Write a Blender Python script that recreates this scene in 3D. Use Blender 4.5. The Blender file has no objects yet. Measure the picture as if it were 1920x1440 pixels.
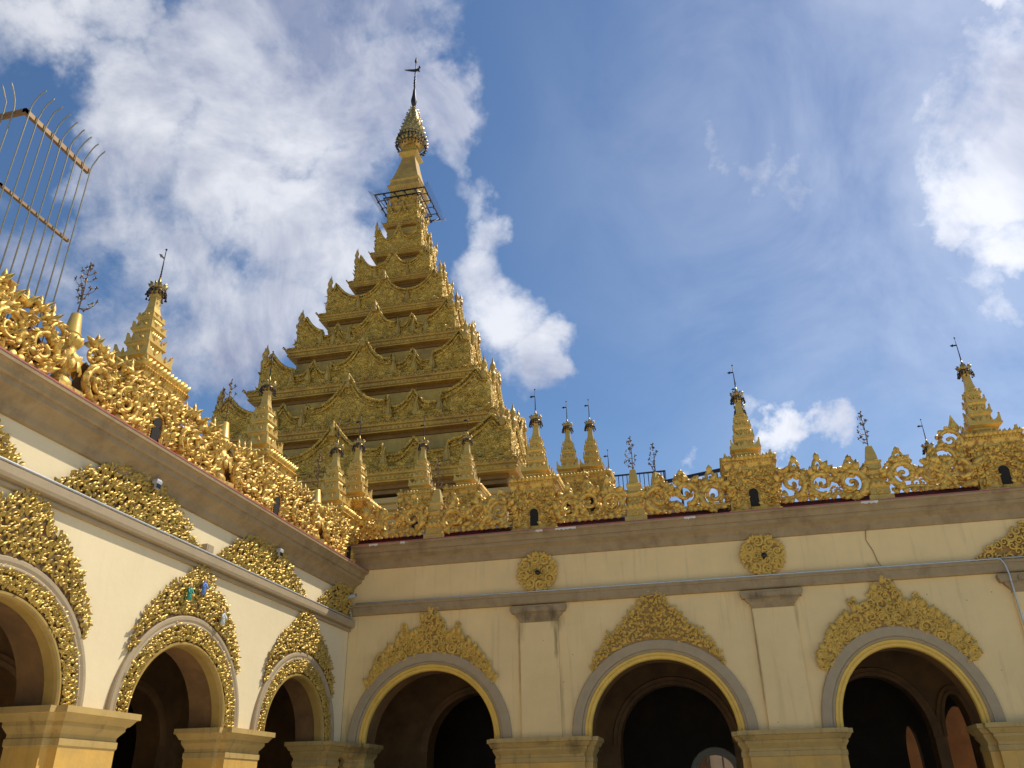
import bpy, math, random
from mathutils import Vector, Matrix
R=math.radians
rnd=random.Random(7)
S=bpy.context.scene; C=S.collection
# ------------------------------------------------------------------ camera, world, sun, exposure
CAMZ=1.6
cam=bpy.data.objects.new('camera',bpy.data.cameras.new('camera')); C.objects.link(cam); S.camera=cam
yaw,pitch,roll=R(-13.4173),R(27.0084),R(-0.971)
fw=Vector((math.sin(yaw)*math.cos(pitch),math.cos(yaw)*math.cos(pitch),math.sin(pitch)))
r0=Vector((math.cos(yaw),-math.sin(yaw),0)); u0=r0.cross(fw)
rr=r0*math.cos(roll)+u0*math.sin(roll); uu=rr.cross(fw)
m=Matrix((rr,uu,-fw)).transposed().to_4x4(); m.translation=(0,0,CAMZ); cam.matrix_world=m
cam.data.sensor_width=36; cam.data.lens=1528.96/1920*36; cam.data.clip_end=5000; cam.data.clip_start=.05
SUN=Vector((.60,.46,1.0)).normalized()
sl=bpy.data.lights.new('sun','SUN'); sl.energy=4.6; sl.angle=R(.5); sl.color=(1,.93,.80)
so=bpy.data.objects.new('sun',sl); C.objects.link(so); so.rotation_euler=SUN.to_track_quat('Z','Y').to_euler(); so.location=(20,10,40)
S.view_settings.view_transform='Standard'; S.view_settings.look='None'; S.view_settings.gamma=1
S.view_settings.exposure=-0.25
S.render.engine='CYCLES'
W=bpy.data.worlds.new('World'); S.world=W; W.use_nodes=True
def build_world():
    nt=W.node_tree; N=nt.nodes; L=nt.links; N.clear()
    def nd(t,**k):
        n=N.new(t)
        for a,b in k.items(): setattr(n,a,b)
        return n
    def math_(op,a,b=None,clamp=False):
        n=nd('ShaderNodeMath',operation=op,use_clamp=clamp)
        for i,x in enumerate((a,b)):
            if x is None: continue
            if isinstance(x,(int,float)): n.inputs[i].default_value=x
            else: L.new(x,n.inputs[i])
        return n.outputs[0]
    tc=nd('ShaderNodeTexCoord'); D=tc.outputs['Generated']
    sky=nd('ShaderNodeTexSky',sky_type='NISHITA',sun_disc=False); sky.sun_elevation=math.asin(SUN.z); sky.sun_rotation=math.atan2(SUN.x,SUN.y)
    sky.air_density=1.0; sky.dust_density=.35; sky.ozone_density=2.6; sky.altitude=100
    # direction on the cloud layer
    sep=nd('ShaderNodeSeparateXYZ'); L.new(D,sep.inputs[0])
    zc=math_('MAXIMUM',sep.outputs[2],.06)
    px=math_('DIVIDE',sep.outputs[0],zc); py=math_('DIVIDE',sep.outputs[1],zc)
    cmb=nd('ShaderNodeCombineXYZ'); L.new(px,cmb.inputs[0]); L.new(py,cmb.inputs[1])
    # warped direction used for the cloud masses
    nw=nd('ShaderNodeTexNoise'); nw.inputs['Scale'].default_value=5.5; nw.inputs['Detail'].default_value=6; nw.inputs['Roughness'].default_value=.6; L.new(D,nw.inputs['Vector'])
    sub=nd('ShaderNodeVectorMath',operation='SUBTRACT'); L.new(nw.outputs['Color'],sub.inputs[0]); sub.inputs[1].default_value=(.5,.5,.5)
    sc=nd('ShaderNodeVectorMath',operation='SCALE'); L.new(sub.outputs[0],sc.inputs[0]); sc.inputs['Scale'].default_value=.22
    add=nd('ShaderNodeVectorMath',operation='ADD'); L.new(D,add.inputs[0]); L.new(sc.outputs[0],add.inputs[1])
    wd=add.outputs[0]
    mask=None
    for (d,r,wgt) in CLOUDS:
        dist=nd('ShaderNodeVectorMath',operation='DISTANCE'); L.new(wd,dist.inputs[0]); dist.inputs[1].default_value=d
        mr=nd('ShaderNodeMapRange',interpolation_type='SMOOTHSTEP'); L.new(dist.outputs['Value'],mr.inputs[0])
        mr.inputs[1].default_value=r*1.35; mr.inputs[2].default_value=r*.25; mr.inputs[3].default_value=0; mr.inputs[4].default_value=abs(wgt)
        if wgt>0: mask=mr.outputs[0] if mask is None else math_('MAXIMUM',mask,mr.outputs[0])
        else: mask=math_('SUBTRACT',mask,mr.outputs[0])
    def noise(scale,detail,rough,vec=D,dist=0):
        n=nd('ShaderNodeTexNoise'); L.new(vec,n.inputs['Vector']); n.inputs['Scale'].default_value=scale; n.inputs['Detail'].default_value=detail; n.inputs['Roughness'].default_value=rough; n.inputs['Distortion'].default_value=dist
        return n.outputs['Fac']
    n1=noise(6.5,9,.62,D,.35); n2=noise(19,7,.62,D,.2); nw2=noise(3.2,4,.5)
    nn=math_('ADD',math_('MULTIPLY',n1,1.25),math_('MULTIPLY',n2,.6))   # mean about .85
    dens=math_('ADD',math_('MULTIPLY',mask,.92),math_('SUBTRACT',nn,1.30))
    mr=nd('ShaderNodeMapRange',interpolation_type='SMOOTHSTEP'); L.new(dens,mr.inputs[0]); mr.inputs[1].default_value=-.12; mr.inputs[2].default_value=.52
    alpha=mr.outputs[0]
    # thin veil of high cloud near the sun
    sd=nd('ShaderNodeVectorMath',operation='DISTANCE'); L.new(D,sd.inputs[0]); sd.inputs[1].default_value=VEIL
    mv=nd('ShaderNodeMapRange',interpolation_type='SMOOTHSTEP'); L.new(sd.outputs['Value'],mv.inputs[0]); mv.inputs[1].default_value=.66; mv.inputs[2].default_value=.05; mv.inputs[3].default_value=0; mv.inputs[4].default_value=.6
    nv=noise(2.6,5,.55,D,.8)
    veil=math_('MULTIPLY',mv.outputs[0],math_('ADD',math_('MULTIPLY',nv,.9),.15))
    a2=math_('MAXIMUM',alpha,veil)
    # cloud brightness: thick parts greyer
    thick=nd('ShaderNodeMapRange',interpolation_type='SMOOTHSTEP'); L.new(dens,thick.inputs[0]); thick.inputs[1].default_value=.0; thick.inputs[2].default_value=.8
    n3=noise(4.2,6,.6,D,.6)
    g=math_('MULTIPLY',n3,1.0)
    ramp=nd('ShaderNodeValToRGB'); e=ramp.color_ramp.elements
    e[0].position=.36; e[0].color=(2.4,2.8,4.1,1); e[1].position=.60; e[1].color=(6.3,6.5,7.1,1)
    L.new(g,ramp.inputs[0])
    ssun=nd('ShaderNodeMapRange'); L.new(sd.outputs['Value'],ssun.inputs[0]); ssun.inputs[1].default_value=1.2; ssun.inputs[2].default_value=.2; ssun.inputs[3].default_value=.88; ssun.inputs[4].default_value=1.25
    mul=nd('ShaderNodeVectorMath',operation='SCALE'); L.new(ramp.outputs[0],mul.inputs[0]); L.new(ssun.outputs[0],mul.inputs['Scale'])
    hs=nd('ShaderNodeHueSaturation'); hs.inputs['Saturation'].default_value=1.13; hs.inputs['Value'].default_value=1.0; L.new(sky.outputs[0],hs.inputs['Color'])
    mix=nd('ShaderNodeMixRGB'); L.new(a2,mix.inputs[0]); L.new(hs.outputs[0],mix.inputs[1]); L.new(mul.outputs[0],mix.inputs[2])
    bg=nd('ShaderNodeBackground'); bg.inputs[1].default_value=.145; L.new(mix.outputs[0],bg.inputs[0])
    out=nd('ShaderNodeOutputWorld'); L.new(bg.outputs[0],out.inputs[0])
CLOUDS=[((0.33, 0.731, 0.597), 0.111, 0.86),
((0.301, 0.759, 0.577), 0.081, 0.82),
((0.348, 0.78, 0.521), 0.068, 0.85),
((0.332, 0.683, 0.651), 0.077, 0.6),
((0.259, 0.753, 0.604), 0.06, 0.4),
((0.065, 0.75, 0.658), 0.047, 0.5),
((0.109, 0.766, 0.634), 0.046, 0.54),
((0.152, 0.779, 0.608), 0.048, 0.56),
((0.194, 0.792, 0.58), 0.033, 0.5),
((-0.583, 0.495, 0.644), 0.076, 0.95),
((-0.543, 0.533, 0.649), 0.08, 1.0),
((-0.427, 0.583, 0.691), 0.099, 1.05),
((-0.356, 0.623, 0.696), 0.078, 0.95),
((-0.337, 0.716, 0.611), 0.069, 0.85),
((-0.453, 0.719, 0.528), 0.092, 0.95),
((-0.584, 0.661, 0.471), 0.084, 0.9),
((-0.625, 0.576, 0.528), 0.078, 0.8),
((-0.256, 0.589, 0.766), 0.066, 1.0),
((-0.36, 0.538, 0.763), 0.08, 0.9),
((-0.643, 0.506, 0.575), 0.053, 0.5),
((-0.535, 0.717, 0.446), 0.064, 0.8),
((-0.229, 0.642, 0.732), 0.055, 1.0),
((0.29, 0.733, 0.616), 0.063, 0.8),
((0.263, 0.699, 0.665), 0.045, 0.5),
((0.229, 0.801, 0.554), 0.042, 0.45),
((0.326, 0.814, 0.481), 0.056, 0.6),
((0.081, 0.919, 0.385), 0.035, 0.45),
((0.152, 0.926, 0.346), 0.039, 0.8),
((-0.595, 0.449, 0.667), 0.073, 1),
((-0.536, 0.464, 0.705), 0.066, 0.9),
((-0.434, 0.518, 0.737), 0.095, 0.95),
((-0.494, 0.536, 0.685), 0.083, 0.85),
((-0.373, 0.572, 0.73), 0.082, 0.8),
((-0.297, 0.597, 0.745), 0.09, 1.05),
((-0.249, 0.645, 0.723), 0.061, 1.0),
((-0.554, 0.569, 0.608), 0.093, 0.8),
((-0.475, 0.615, 0.63), 0.111, 0.9),
((-0.416, 0.686, 0.597), 0.105, 1.0),
((-0.551, 0.631, 0.546), 0.096, 0.85),
((-0.611, 0.62, 0.492), 0.075, 0.6),
((-0.508, 0.703, 0.498), 0.12, 1.0),
((-0.556, 0.694, 0.458), 0.075, 0.8),
((-0.371, 0.665, 0.649), 0.08, 0.8),
((-0.205, 0.714, 0.669), 0.028, 0.5),
((-0.234, 0.68, 0.695), 0.037, 0.7),
((-0.229, 0.753, 0.617), 0.045, 0.7),
((-0.235, 0.727, 0.646), 0.038, 0.65),
((-0.212, 0.812, 0.545), 0.071, 0.78),
((-0.189, 0.852, 0.488), 0.062, 0.86),
((-0.23, 0.78, 0.582), 0.058, 0.75),
((-0.237, 0.713, 0.66), 0.044, 0.62),
((-0.272, 0.809, 0.522), 0.052, 0.6),
((-0.172, 0.865, 0.471), 0.046, 0.85),
((-0.141, 0.745, 0.652), 0.019, 0.45),
((-0.114, 0.767, 0.632), 0.019, 0.45),
((0.042, 0.742, 0.669), 0.042, 0.45),
((0.268, 0.763, 0.588), 0.05, 0.6),
((0.249, 0.795, 0.552), 0.031, 0.5),
((0.343, 0.743, 0.575), 0.085, 1.05),
((0.332, 0.686, 0.647), 0.05, 0.75),
((0.299, 0.782, 0.547), 0.053, 0.9),
((0.36, 0.78, 0.512), 0.066, 1.0),
((0.337, 0.643, 0.688), 0.027, 0.9),
((0.318, 0.719, 0.618), 0.042, 0.7),
((0.298, 0.819, 0.49), 0.044, 0.45),
((0.252, 0.861, 0.441), 0.051, 0.35),
((0.34, 0.833, 0.438), 0.046, 0.5),
((0.119, 0.927, 0.356), 0.034, 0.9),
((0.082, 0.935, 0.344), 0.029, 0.75),
((0.002, 0.94, 0.341), 0.031, 0.7),
((0.138, 0.934, 0.331), 0.023, 0.7),
((-0.506, 0.757, 0.413), 0.03, 1.0),
((-0.686, 0.438, 0.58), 0.089, 0.8),
((-0.733, 0.492, 0.47), 0.088, 0.8),
((0.447, 0.749, 0.49), 0.094, 1),
((0.432, 0.677, 0.595), 0.078, 0.8),
((-0.26, 0.496, 0.828), 0.141, 0.8),
((-0.5, 0.407, 0.764), 0.1, 0.8),
((0.472, 0.845, 0.252), 0.085, 0.7),
((-0.615, 0.488, 0.62), 0.059, -0.75),
((-0.331, 0.681, 0.653), 0.031, -0.3),
((-0.576, 0.623, 0.53), 0.022, -0.25),
((-0.439, 0.599, 0.67), 0.029, -0.2),
((-0.602, 0.557, 0.572), 0.031, -0.2),
((-0.611, 0.442, 0.657), 0.028, -0.2),
((-0.469, 0.483, 0.739), 0.032, -0.3),
((-0.349, 0.639, 0.685), 0.027, -0.25),
((-0.642, 0.547, 0.537), 0.029, -0.3),
((-0.472, 0.565, 0.677), 0.022, -0.25),
((-0.204, 0.667, 0.717), 0.012, -0.2)]
VEIL=(0.373, 0.721, 0.584)
build_world()

# ------------------------------------------------------------------ mesh helpers
# facade frame: u along the wall, w out of the wall (towards the court), v up  ->  mesh (u,-w,v)
def P(u,v,w=0): return (u,-w,v)
class MB:
    def __init__(s): s.v=[]; s.f=[]; s.m=[]; s.sm=[]
    def add(s,vs,fs,mat=0,smooth=False,M=None):
        o=len(s.v)
        if M is not None: vs=[tuple(M@Vector(p)) for p in vs]
        s.v.extend(vs); s.f.extend([tuple(o+i for i in f) for f in fs]); s.m.extend([mat]*len(fs)); s.sm.extend([smooth]*len(fs))
        return s
    def box(s,x0,x1,y0,y1,z0,z1,mat=0,M=None):
        vs=[(x,y,z) for z in (z0,z1) for y in (y0,y1) for x in (x0,x1)]
        return s.add(vs,[(0,2,3,1),(4,5,7,6),(0,1,5,4),(2,6,7,3),(0,4,6,2),(1,3,7,5)],mat,False,M)
    def rects(s,lst,mat=0,M=None,capb=True,smooth=False):    # loft of rectangles (x0,x1,y0,y1,z)
        vs=[];fs=[]
        for (x0,x1,y0,y1,z) in lst: vs+=[(x0,y0,z),(x1,y0,z),(x1,y1,z),(x0,y1,z)]
        n=len(lst)
        for i in range(n-1):
            for k in range(4): a=4*i+k;b=4*i+(k+1)%4; fs.append((a,b,b+4,a+4))
        fs.append((4*n-4,4*n-3,4*n-2,4*n-1))
        if capb: fs.append((3,2,1,0))
        return s.add(vs,fs,mat,smooth,M)
    def sq(s,prof,cx=0,cy=0,mat=0,M=None): return s.rects([(cx-h,cx+h,cy-h,cy+h,z) for h,z in prof],mat,M)
    def lathe(s,prof,n=12,c=(0,0,0),mat=0,smooth=True,M=None):
        vs=[];fs=[]
        for r,z in prof:
            for k in range(n): a=2*math.pi*k/n; vs.append((c[0]+r*math.cos(a),c[1]+r*math.sin(a),c[2]+z))
        for i in range(len(prof)-1):
            for k in range(n): a=i*n+k;b=i*n+(k+1)%n; fs.append((a,b,b+n,a+n))
        fs.append(tuple(range(n-1,-1,-1))); o=(len(prof)-1)*n; fs.append(tuple(range(o,o+n)))
        return s.add(vs,fs,mat,smooth,M)
    def tube(s,pts,rad,n=6,mat=0,smooth=True,M=None,flat=1.0):
        pts=[Vector(p) for p in pts]; k=len(pts)
        if isinstance(rad,(int,float)): rad=[rad]*k
        vs=[];fs=[]; up=None
        for i,p in enumerate(pts):
            t=(pts[min(i+1,k-1)]-pts[max(i-1,0)]); t=t.normalized() if t.length>1e-9 else Vector((0,0,1))
            if up is None:
                up=Vector((0,1,0)) if abs(t.y)<.9 else Vector((1,0,0))
            a=t.cross(up); a=a.normalized() if a.length>1e-6 else Vector((1,0,0)); b=a.cross(t).normalized(); up=b
            for j in range(n):
                g=2*math.pi*j/n; vs.append(tuple(p+a*(rad[i]*math.cos(g))+b*(rad[i]*flat*math.sin(g))))
        for i in range(k-1):
            for j in range(n): a=i*n+j;b=i*n+(j+1)%n; fs.append((a,b,b+n,a+n))
        fs.append(tuple(range(n-1,-1,-1))); o=(k-1)*n; fs.append(tuple(range(o,o+n)))
        return s.add(vs,fs,mat,smooth,M)
    def prism(s,out,w0,w1,mat=0,M=None):        # outline in (u,v), extruded between outsets w0<w1
        n=len(out); vs=[P(u,v,w0) for u,v in out]+[P(u,v,w1) for u,v in out]
        fs=[tuple(range(n-1,-1,-1)),tuple(range(n,2*n))]+[(i,(i+1)%n,n+(i+1)%n,n+i) for i in range(n)]
        return s.add(vs,fs,mat,False,M)
    def strip(s,top,bot,w0,w1,mat=0,M=None):    # slab between two curves (lists of (u,v)), quads
        n=len(top); vs=[]
        for w in (w1,w0):
            vs+=[P(u,v,w) for u,v in bot]+[P(u,v,w) for u,v in top]
        fs=[]
        for i in range(n-1):
            fs+=[(i,i+1,n+i+1,n+i),(2*n+i+1,2*n+i,3*n+i,3*n+i+1),(n+i,n+i+1,3*n+i+1,3*n+i),(i+1,i,2*n+i,2*n+i+1)]
        fs+=[(0,n,3*n,2*n),(2*n-1,n-1,3*n-1,4*n-1)]
        return s.add(vs,fs,mat,False,M)
    def extr(s,prof,u0,u1,mat=0):               # moulding: prof of (w,v) extruded along u
        n=len(prof); vs=[P(u0,v,w) for w,v in prof]+[P(u1,v,w) for w,v in prof]
        fs=[(i,n+i,n+i+1,i+1) for i in range(n-1)]+[tuple(range(n)),tuple(range(2*n-1,n-1,-1))]+[(n-1,2*n-1,n,0)]
        return s.add(vs,fs,mat)
    def ring(s,cu,cv,ax,bz,prof,n=44,mat=0,smooth=False,a0=0,a1=math.pi):   # prof (offset,w) swept round an arch
        k=len(prof); vs=[];fs=[]
        for i in range(n+1):
            t=a0+(a1-a0)*i/n
            for o,w in prof: vs.append(P(cu+(ax+o)*math.cos(t),cv+(bz+o)*math.sin(t),w))
        for i in range(n):
            for j in range(k-1): a=i*k+j; fs.append((a,a+1,a+k+1,a+k))
        return s.add(vs,fs,mat,smooth)
    def leaf(s,o,ang,ln,wd,hh,mat=0,curl=.5,M=None,bend=0):   # curled acanthus leaf lying on the facade plane, o=(u,v,w)
        vs=[];T=(0,.3,.7,1);Wd=(.45,1,.92,.22)
        for t,k in zip(T,Wd):
            a=ang+bend*t; ca,sa=math.cos(a),math.sin(a)
            x=ln*t; lift=hh*(math.sin(t*math.pi*.75)+curl*t*t)
            for q,h in ((-1,0),(0,1),(1,0)):
                yy=q*wd*.5*k
                vs.append(P(o[0]+x*ca-yy*sa,o[1]+x*sa+yy*ca,o[2]+lift*(.35+.65*h)+.25*hh*h))
        fs=[]
        for i in range(3):
            for j in range(2): a=i*3+j; fs.append((a+1,a,a+3,a+4))
        return s.add(vs,fs,mat,True,M)
    def ball(s,c,r,mat=0,M=None,n=6,sq=1.0):
        prof=[(r*math.sin(math.pi*i/5)+1e-4,-r*sq*math.cos(math.pi*i/5)) for i in range(6)]
        return s.lathe(prof,n,c,mat,True,M)
    def build(s,name,mats,parent=None,smooth=None):
        me=bpy.data.meshes.new(name); me.from_pydata(s.v,[],s.f)
        for mm in (mats if isinstance(mats,(list,tuple)) else [mats]): me.materials.append(mm)
        me.polygons.foreach_set('material_index',s.m); me.polygons.foreach_set('use_smooth',s.sm); me.update()
        o=bpy.data.objects.new(name,me); C.objects.link(o)
        if parent is not None: o.parent=parent
        return o
def tag(o,label=None,cat=None,group=None,kind=None):
    if label: o['label']=label
    if cat: o['category']=cat
    if group: o['group']=group
    if kind: o['kind']=kind
    return o
def thing(name,loc,rz,label,cat,group=None):
    o=bpy.data.objects.new(name,None); o.empty_display_size=.2; C.objects.link(o); o.location=loc; o.rotation_euler=(0,0,rz)
    return tag(o,label,cat,group)
def copy_tree(o,parent=None):
    c=o.copy(); C.objects.link(c)
    if parent is not None: c.parent=parent
    for ch in [x for x in bpy.data.objects if x.parent==o]: copy_tree(ch,c)
    return c

# ------------------------------------------------------------------ materials
def mat(name,col,rough=.7,metal=0,var=.12,vscale=3,bump=.0,bscale=30,streak=0,streakcol=(.05,.045,.035),spec=.5,detail2=None,pits=0):
    m=bpy.data.materials.new(name); m.use_nodes=True; nt=m.node_tree; N=nt.nodes; L=nt.links
    b=N['Principled BSDF']; b.inputs['Roughness'].default_value=rough; b.inputs['Metallic'].default_value=metal; b.inputs['Specular IOR Level'].default_value=spec
    tc=N.new('ShaderNodeTexCoord'); vec=tc.outputs['Object']
    n=N.new('ShaderNodeTexNoise'); n.inputs['Scale'].default_value=vscale; n.inputs['Detail'].default_value=6; n.inputs['Roughness'].default_value=.65; L.new(vec,n.inputs['Vector'])
    mr=N.new('ShaderNodeMapRange'); mr.inputs[1].default_value=.3; mr.inputs[2].default_value=.7; mr.inputs[3].default_value=1-var; mr.inputs[4].default_value=1+var; L.new(n.outputs['Fac'],mr.inputs[0])
    mul=N.new('ShaderNodeVectorMath'); mul.operation='SCALE'; mul.inputs[0].default_value=col; L.new(mr.outputs[0],mul.inputs['Scale'])
    cur=mul.outputs[0]
    if detail2:   # second colour in blotches: (colour, scale, lo, hi)
        c2,s2,lo,hi=detail2
        n2=N.new('ShaderNodeTexNoise'); n2.inputs['Scale'].default_value=s2; n2.inputs['Detail'].default_value=7; n2.inputs['Roughness'].default_value=.7; L.new(vec,n2.inputs['Vector'])
        m2=N.new('ShaderNodeMapRange'); m2.inputs[1].default_value=lo; m2.inputs[2].default_value=hi; L.new(n2.outputs['Fac'],m2.inputs[0])
        mx=N.new('ShaderNodeMixRGB'); L.new(m2.outputs[0],mx.inputs[0]); L.new(cur,mx.inputs[1]); mx.inputs[2].default_value=(*c2,1); cur=mx.outputs[0]
    if streak:    # rain streaks running down
        mp=N.new('ShaderNodeMapping'); mp.inputs['Scale'].default_value=(5.5,5.5,.35); L.new(vec,mp.inputs[0])
        n3=N.new('ShaderNodeTexNoise'); n3.inputs['Scale'].default_value=1.6; n3.inputs['Detail'].default_value=5; n3.inputs['Roughness'].default_value=.6; L.new(mp.outputs[0],n3.inputs['Vector'])
        m3=N.new('ShaderNodeMapRange'); m3.inputs[1].default_value=.55; m3.inputs[2].default_value=.82; m3.inputs[4].default_value=streak; L.new(n3.outputs['Fac'],m3.inputs[0])
        mx=N.new('ShaderNodeMixRGB'); L.new(m3.outputs[0],mx.inputs[0]); L.new(cur,mx.inputs[1]); mx.inputs[2].default_value=(*streakcol,1); cur=mx.outputs[0]
    if pits:
        v=N.new('ShaderNodeTexVoronoi'); v.inputs['Scale'].default_value=3.1; v.inputs['Randomness'].default_value=1; L.new(vec,v.inputs['Vector'])
        m4=N.new('ShaderNodeMapRange'); m4.inputs[1].default_value=.035; m4.inputs[2].default_value=.02; m4.inputs[4].default_value=pits; L.new(v.outputs['Distance'],m4.inputs[0])
        mx=N.new('ShaderNodeMixRGB'); L.new(m4.outputs[0],mx.inputs[0]); L.new(cur,mx.inputs[1]); mx.inputs[2].default_value=(.05,.04,.03,1); cur=mx.outputs[0]
    L.new(cur,b.inputs['Base Color'])
    if bump:
        n4=N.new('ShaderNodeTexNoise'); n4.inputs['Scale'].default_value=bscale; n4.inputs['Detail'].default_value=4; L.new(vec,n4.inputs['Vector'])
        bp=N.new('ShaderNodeBump'); bp.inputs['Strength'].default_value=bump; bp.inputs['Distance'].default_value=.02; L.new(n4.outputs['Fac'],bp.inputs['Height']); L.new(bp.outputs[0],b.inputs['Normal'])
    return m
def stains(m,lst,col):   # dirt runs with their own shape: (u,v,half width,half height,strength)
    nt=m.node_tree; N=nt.nodes; L=nt.links; b=N['Principled BSDF']; cur=b.inputs['Base Color'].links[0].from_socket
    tc=N.new('ShaderNodeTexCoord'); ns=N.new('ShaderNodeTexNoise'); ns.inputs['Scale'].default_value=3; ns.inputs['Detail'].default_value=6
    mp=N.new('ShaderNodeMapping'); mp.inputs['Scale'].default_value=(6,6,1.2); L.new(tc.outputs['Object'],mp.inputs[0]); L.new(mp.outputs[0],ns.inputs['Vector'])
    for (u,v,hu,hv,st) in lst:
        a=N.new('ShaderNodeMapping'); a.vector_type='TEXTURE'; a.inputs['Location'].default_value=(u,0,v); a.inputs['Scale'].default_value=(hu,50,hv); L.new(tc.outputs['Object'],a.inputs[0])
        ln=N.new('ShaderNodeVectorMath'); ln.operation='LENGTH'; L.new(a.outputs[0],ln.inputs[0])
        ad=N.new('ShaderNodeMath'); ad.operation='MULTIPLY_ADD'; L.new(ns.outputs['Fac'],ad.inputs[0]); ad.inputs[1].default_value=1.6; L.new(ln.outputs['Value'],ad.inputs[2])
        mr=N.new('ShaderNodeMapRange'); L.new(ad.outputs[0],mr.inputs[0]); mr.inputs[1].default_value=1.85; mr.inputs[2].default_value=1.0; mr.inputs[4].default_value=st
        mx=N.new('ShaderNodeMixRGB'); L.new(mr.outputs[0],mx.inputs[0]); L.new(cur,mx.inputs[1]); mx.inputs[2].default_value=(*col,1); cur=mx.outputs[0]
    L.new(cur,b.inputs['Base Color'])
def carved(name,col,col2,rough,metal,vs=4,strength=.8,dist=.06):
    m=mat(name,col,rough,metal,.18,2.5,detail2=(col2,3.5,.45,.62)); nt=m.node_tree; N=nt.nodes; L=nt.links; b=N['Principled BSDF']
    tc=N.new('ShaderNodeTexCoord'); ns=N.new('ShaderNodeTexNoise'); ns.inputs['Scale'].default_value=vs*1.3; ns.inputs['Detail'].default_value=1; L.new(tc.outputs['Object'],ns.inputs['Vector'])
    ad=N.new('ShaderNodeVectorMath'); ad.operation='MULTIPLY_ADD'; L.new(ns.outputs['Color'],ad.inputs[0]); ad.inputs[1].default_value=(.55/vs*2,)*3; L.new(tc.outputs['Object'],ad.inputs[2])
    v=N.new('ShaderNodeTexVoronoi'); v.inputs['Scale'].default_value=vs; v.feature='F1'; L.new(ad.outputs[0],v.inputs['Vector'])
    w=N.new('ShaderNodeMath'); w.operation='SINE'; mu=N.new('ShaderNodeMath'); mu.operation='MULTIPLY'; mu.inputs[1].default_value=16; L.new(v.outputs['Distance'],mu.inputs[0]); L.new(mu.outputs[0],w.inputs[0])
    bp=N.new('ShaderNodeBump'); bp.inputs['Strength'].default_value=strength; bp.inputs['Distance'].default_value=dist; L.new(w.outputs[0],bp.inputs['Height']); L.new(bp.outputs[0],b.inputs['Normal'])
    return m
CREAM=mat('cream_plaster',(.86,.63,.30),.85,0,.08,.9,bump=.2,bscale=9,streak=.42,streakcol=(.36,.28,.17),pits=.8)
CREAML=mat('cream_plaster_clean',(.84,.69,.42),.85,0,.05,.8,bump=.15,bscale=9,streak=.22,streakcol=(.6,.5,.34))
TAUPE=mat('taupe_moulding',(.38,.27,.14),.8,0,.12,4,bump=.12,bscale=40,detail2=((.25,.165,.08),2.2,.5,.72),streak=.3,streakcol=(.1,.08,.06))
GREY=mat('grey_moulding',(.42,.32,.19),.75,0,.08,5,bump=.1,bscale=40)
PLASTERWHITE=mat('chipped_plaster',(.75,.68,.58),.8,0,.1,20)
YEL=mat('ochre_paint',(.72,.42,.09),.62,0,.12,2.2,bump=.12,bscale=25,streak=.35,streakcol=(.20,.13,.05),detail2=((.5,.33,.11),1.4,.45,.7))
YELP=mat('yellow_trim',(.78,.50,.09),.5,0,.12,5)
YELPL=mat('mustard_trim',(.42,.27,.07),.5,0,.14,5)
CAPY=mat('capital_paint',(.52,.35,.115),.65,0,.12,3,bump=.12,bscale=30,streak=.6,streakcol=(.10,.075,.04))
GILT=mat('gilt_metal_paint',(.78,.49,.10),.45,.38,.2,6,bump=.3,bscale=22,detail2=((.40,.18,.03),9,.50,.62))  # dark blotches paint in the shade of deep recesses in the carving
GILTS=mat('gilt_smooth',(.72,.46,.10),.40,.28,.14,8,bump=.1,bscale=30)
GILTW=mat('gilt_relief',(.58,.38,.075),.42,.42,.2,9,bump=.3,bscale=40,detail2=((.30,.19,.06),7,.5,.75))
GILTR=mat('gilt_relief_dull',(.70,.45,.09),.5,.1,.15,9,bump=.2,bscale=40,detail2=((.46,.29,.05),7,.5,.75))
GILTBACK=mat('relief_backing',(.36,.20,.045),.6,.1,.2,9)
LACQSHADE=mat('lacquer_gap_shade',(.15,.08,.022),.5,.1,.25,9)  # lacquer undercoat, darkened to paint the shadowed gaps behind the gilt leaves
RED=mat('dark_red_paint',(.07,.010,.012),.55,0,.2,5)
REDE=mat('red_edge_paint',(.42,.12,.10),.6,0,.2,9)
ST=carved('stupa_carved_gold',(.78,.49,.08),(.50,.30,.045),.44,.18,3.8,.75,.06)
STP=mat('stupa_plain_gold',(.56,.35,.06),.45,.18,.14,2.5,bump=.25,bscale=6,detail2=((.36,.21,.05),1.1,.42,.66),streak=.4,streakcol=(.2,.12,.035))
STC=mat('stupa_soffit_shade',(.26,.14,.035),.45,.3,.2,2)  # gold darkened so the shadow under each eave sits in the colour
STB=mat('stupa_base_gold',(.62,.40,.13),.45,.3,.12,1.5,bump=.2,bscale=8)
DARKM=mat('dark_metal',(.05,.04,.04),.45,.7,.2,20)
SPRAY=mat('spray_bronze',(.20,.12,.045),.4,.6,.2,30)
BRZ=mat('bronze_gilt',(.42,.28,.09),.4,.8,.2,30)
RAIL=mat('fence_gold_paint',(.27,.145,.04),.5,.2,.2,20)
BARM=mat('fence_bar_metal',(.36,.31,.20),.45,.4,.15,30)
stains(CREAM,[(-3.02,4.35,.05,.55,0.61),(-3.0,4.68,.18,.2,0.43),(-3.76,3.9,.03,1.0,0.36),(-3.72,4.6,.12,.3,0.29),(.68,3.9,.03,1.1,0.43),(1.45,4.5,.05,.3,0.25),(-2.95,3.2,.04,.7,0.25),(-6.7,4.2,.5,.12,0.09),(-7.2,2.9,.25,.5,0.29),(2.9,5.3,.12,.1,0.36)],(.10,.075,0.03))
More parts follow.
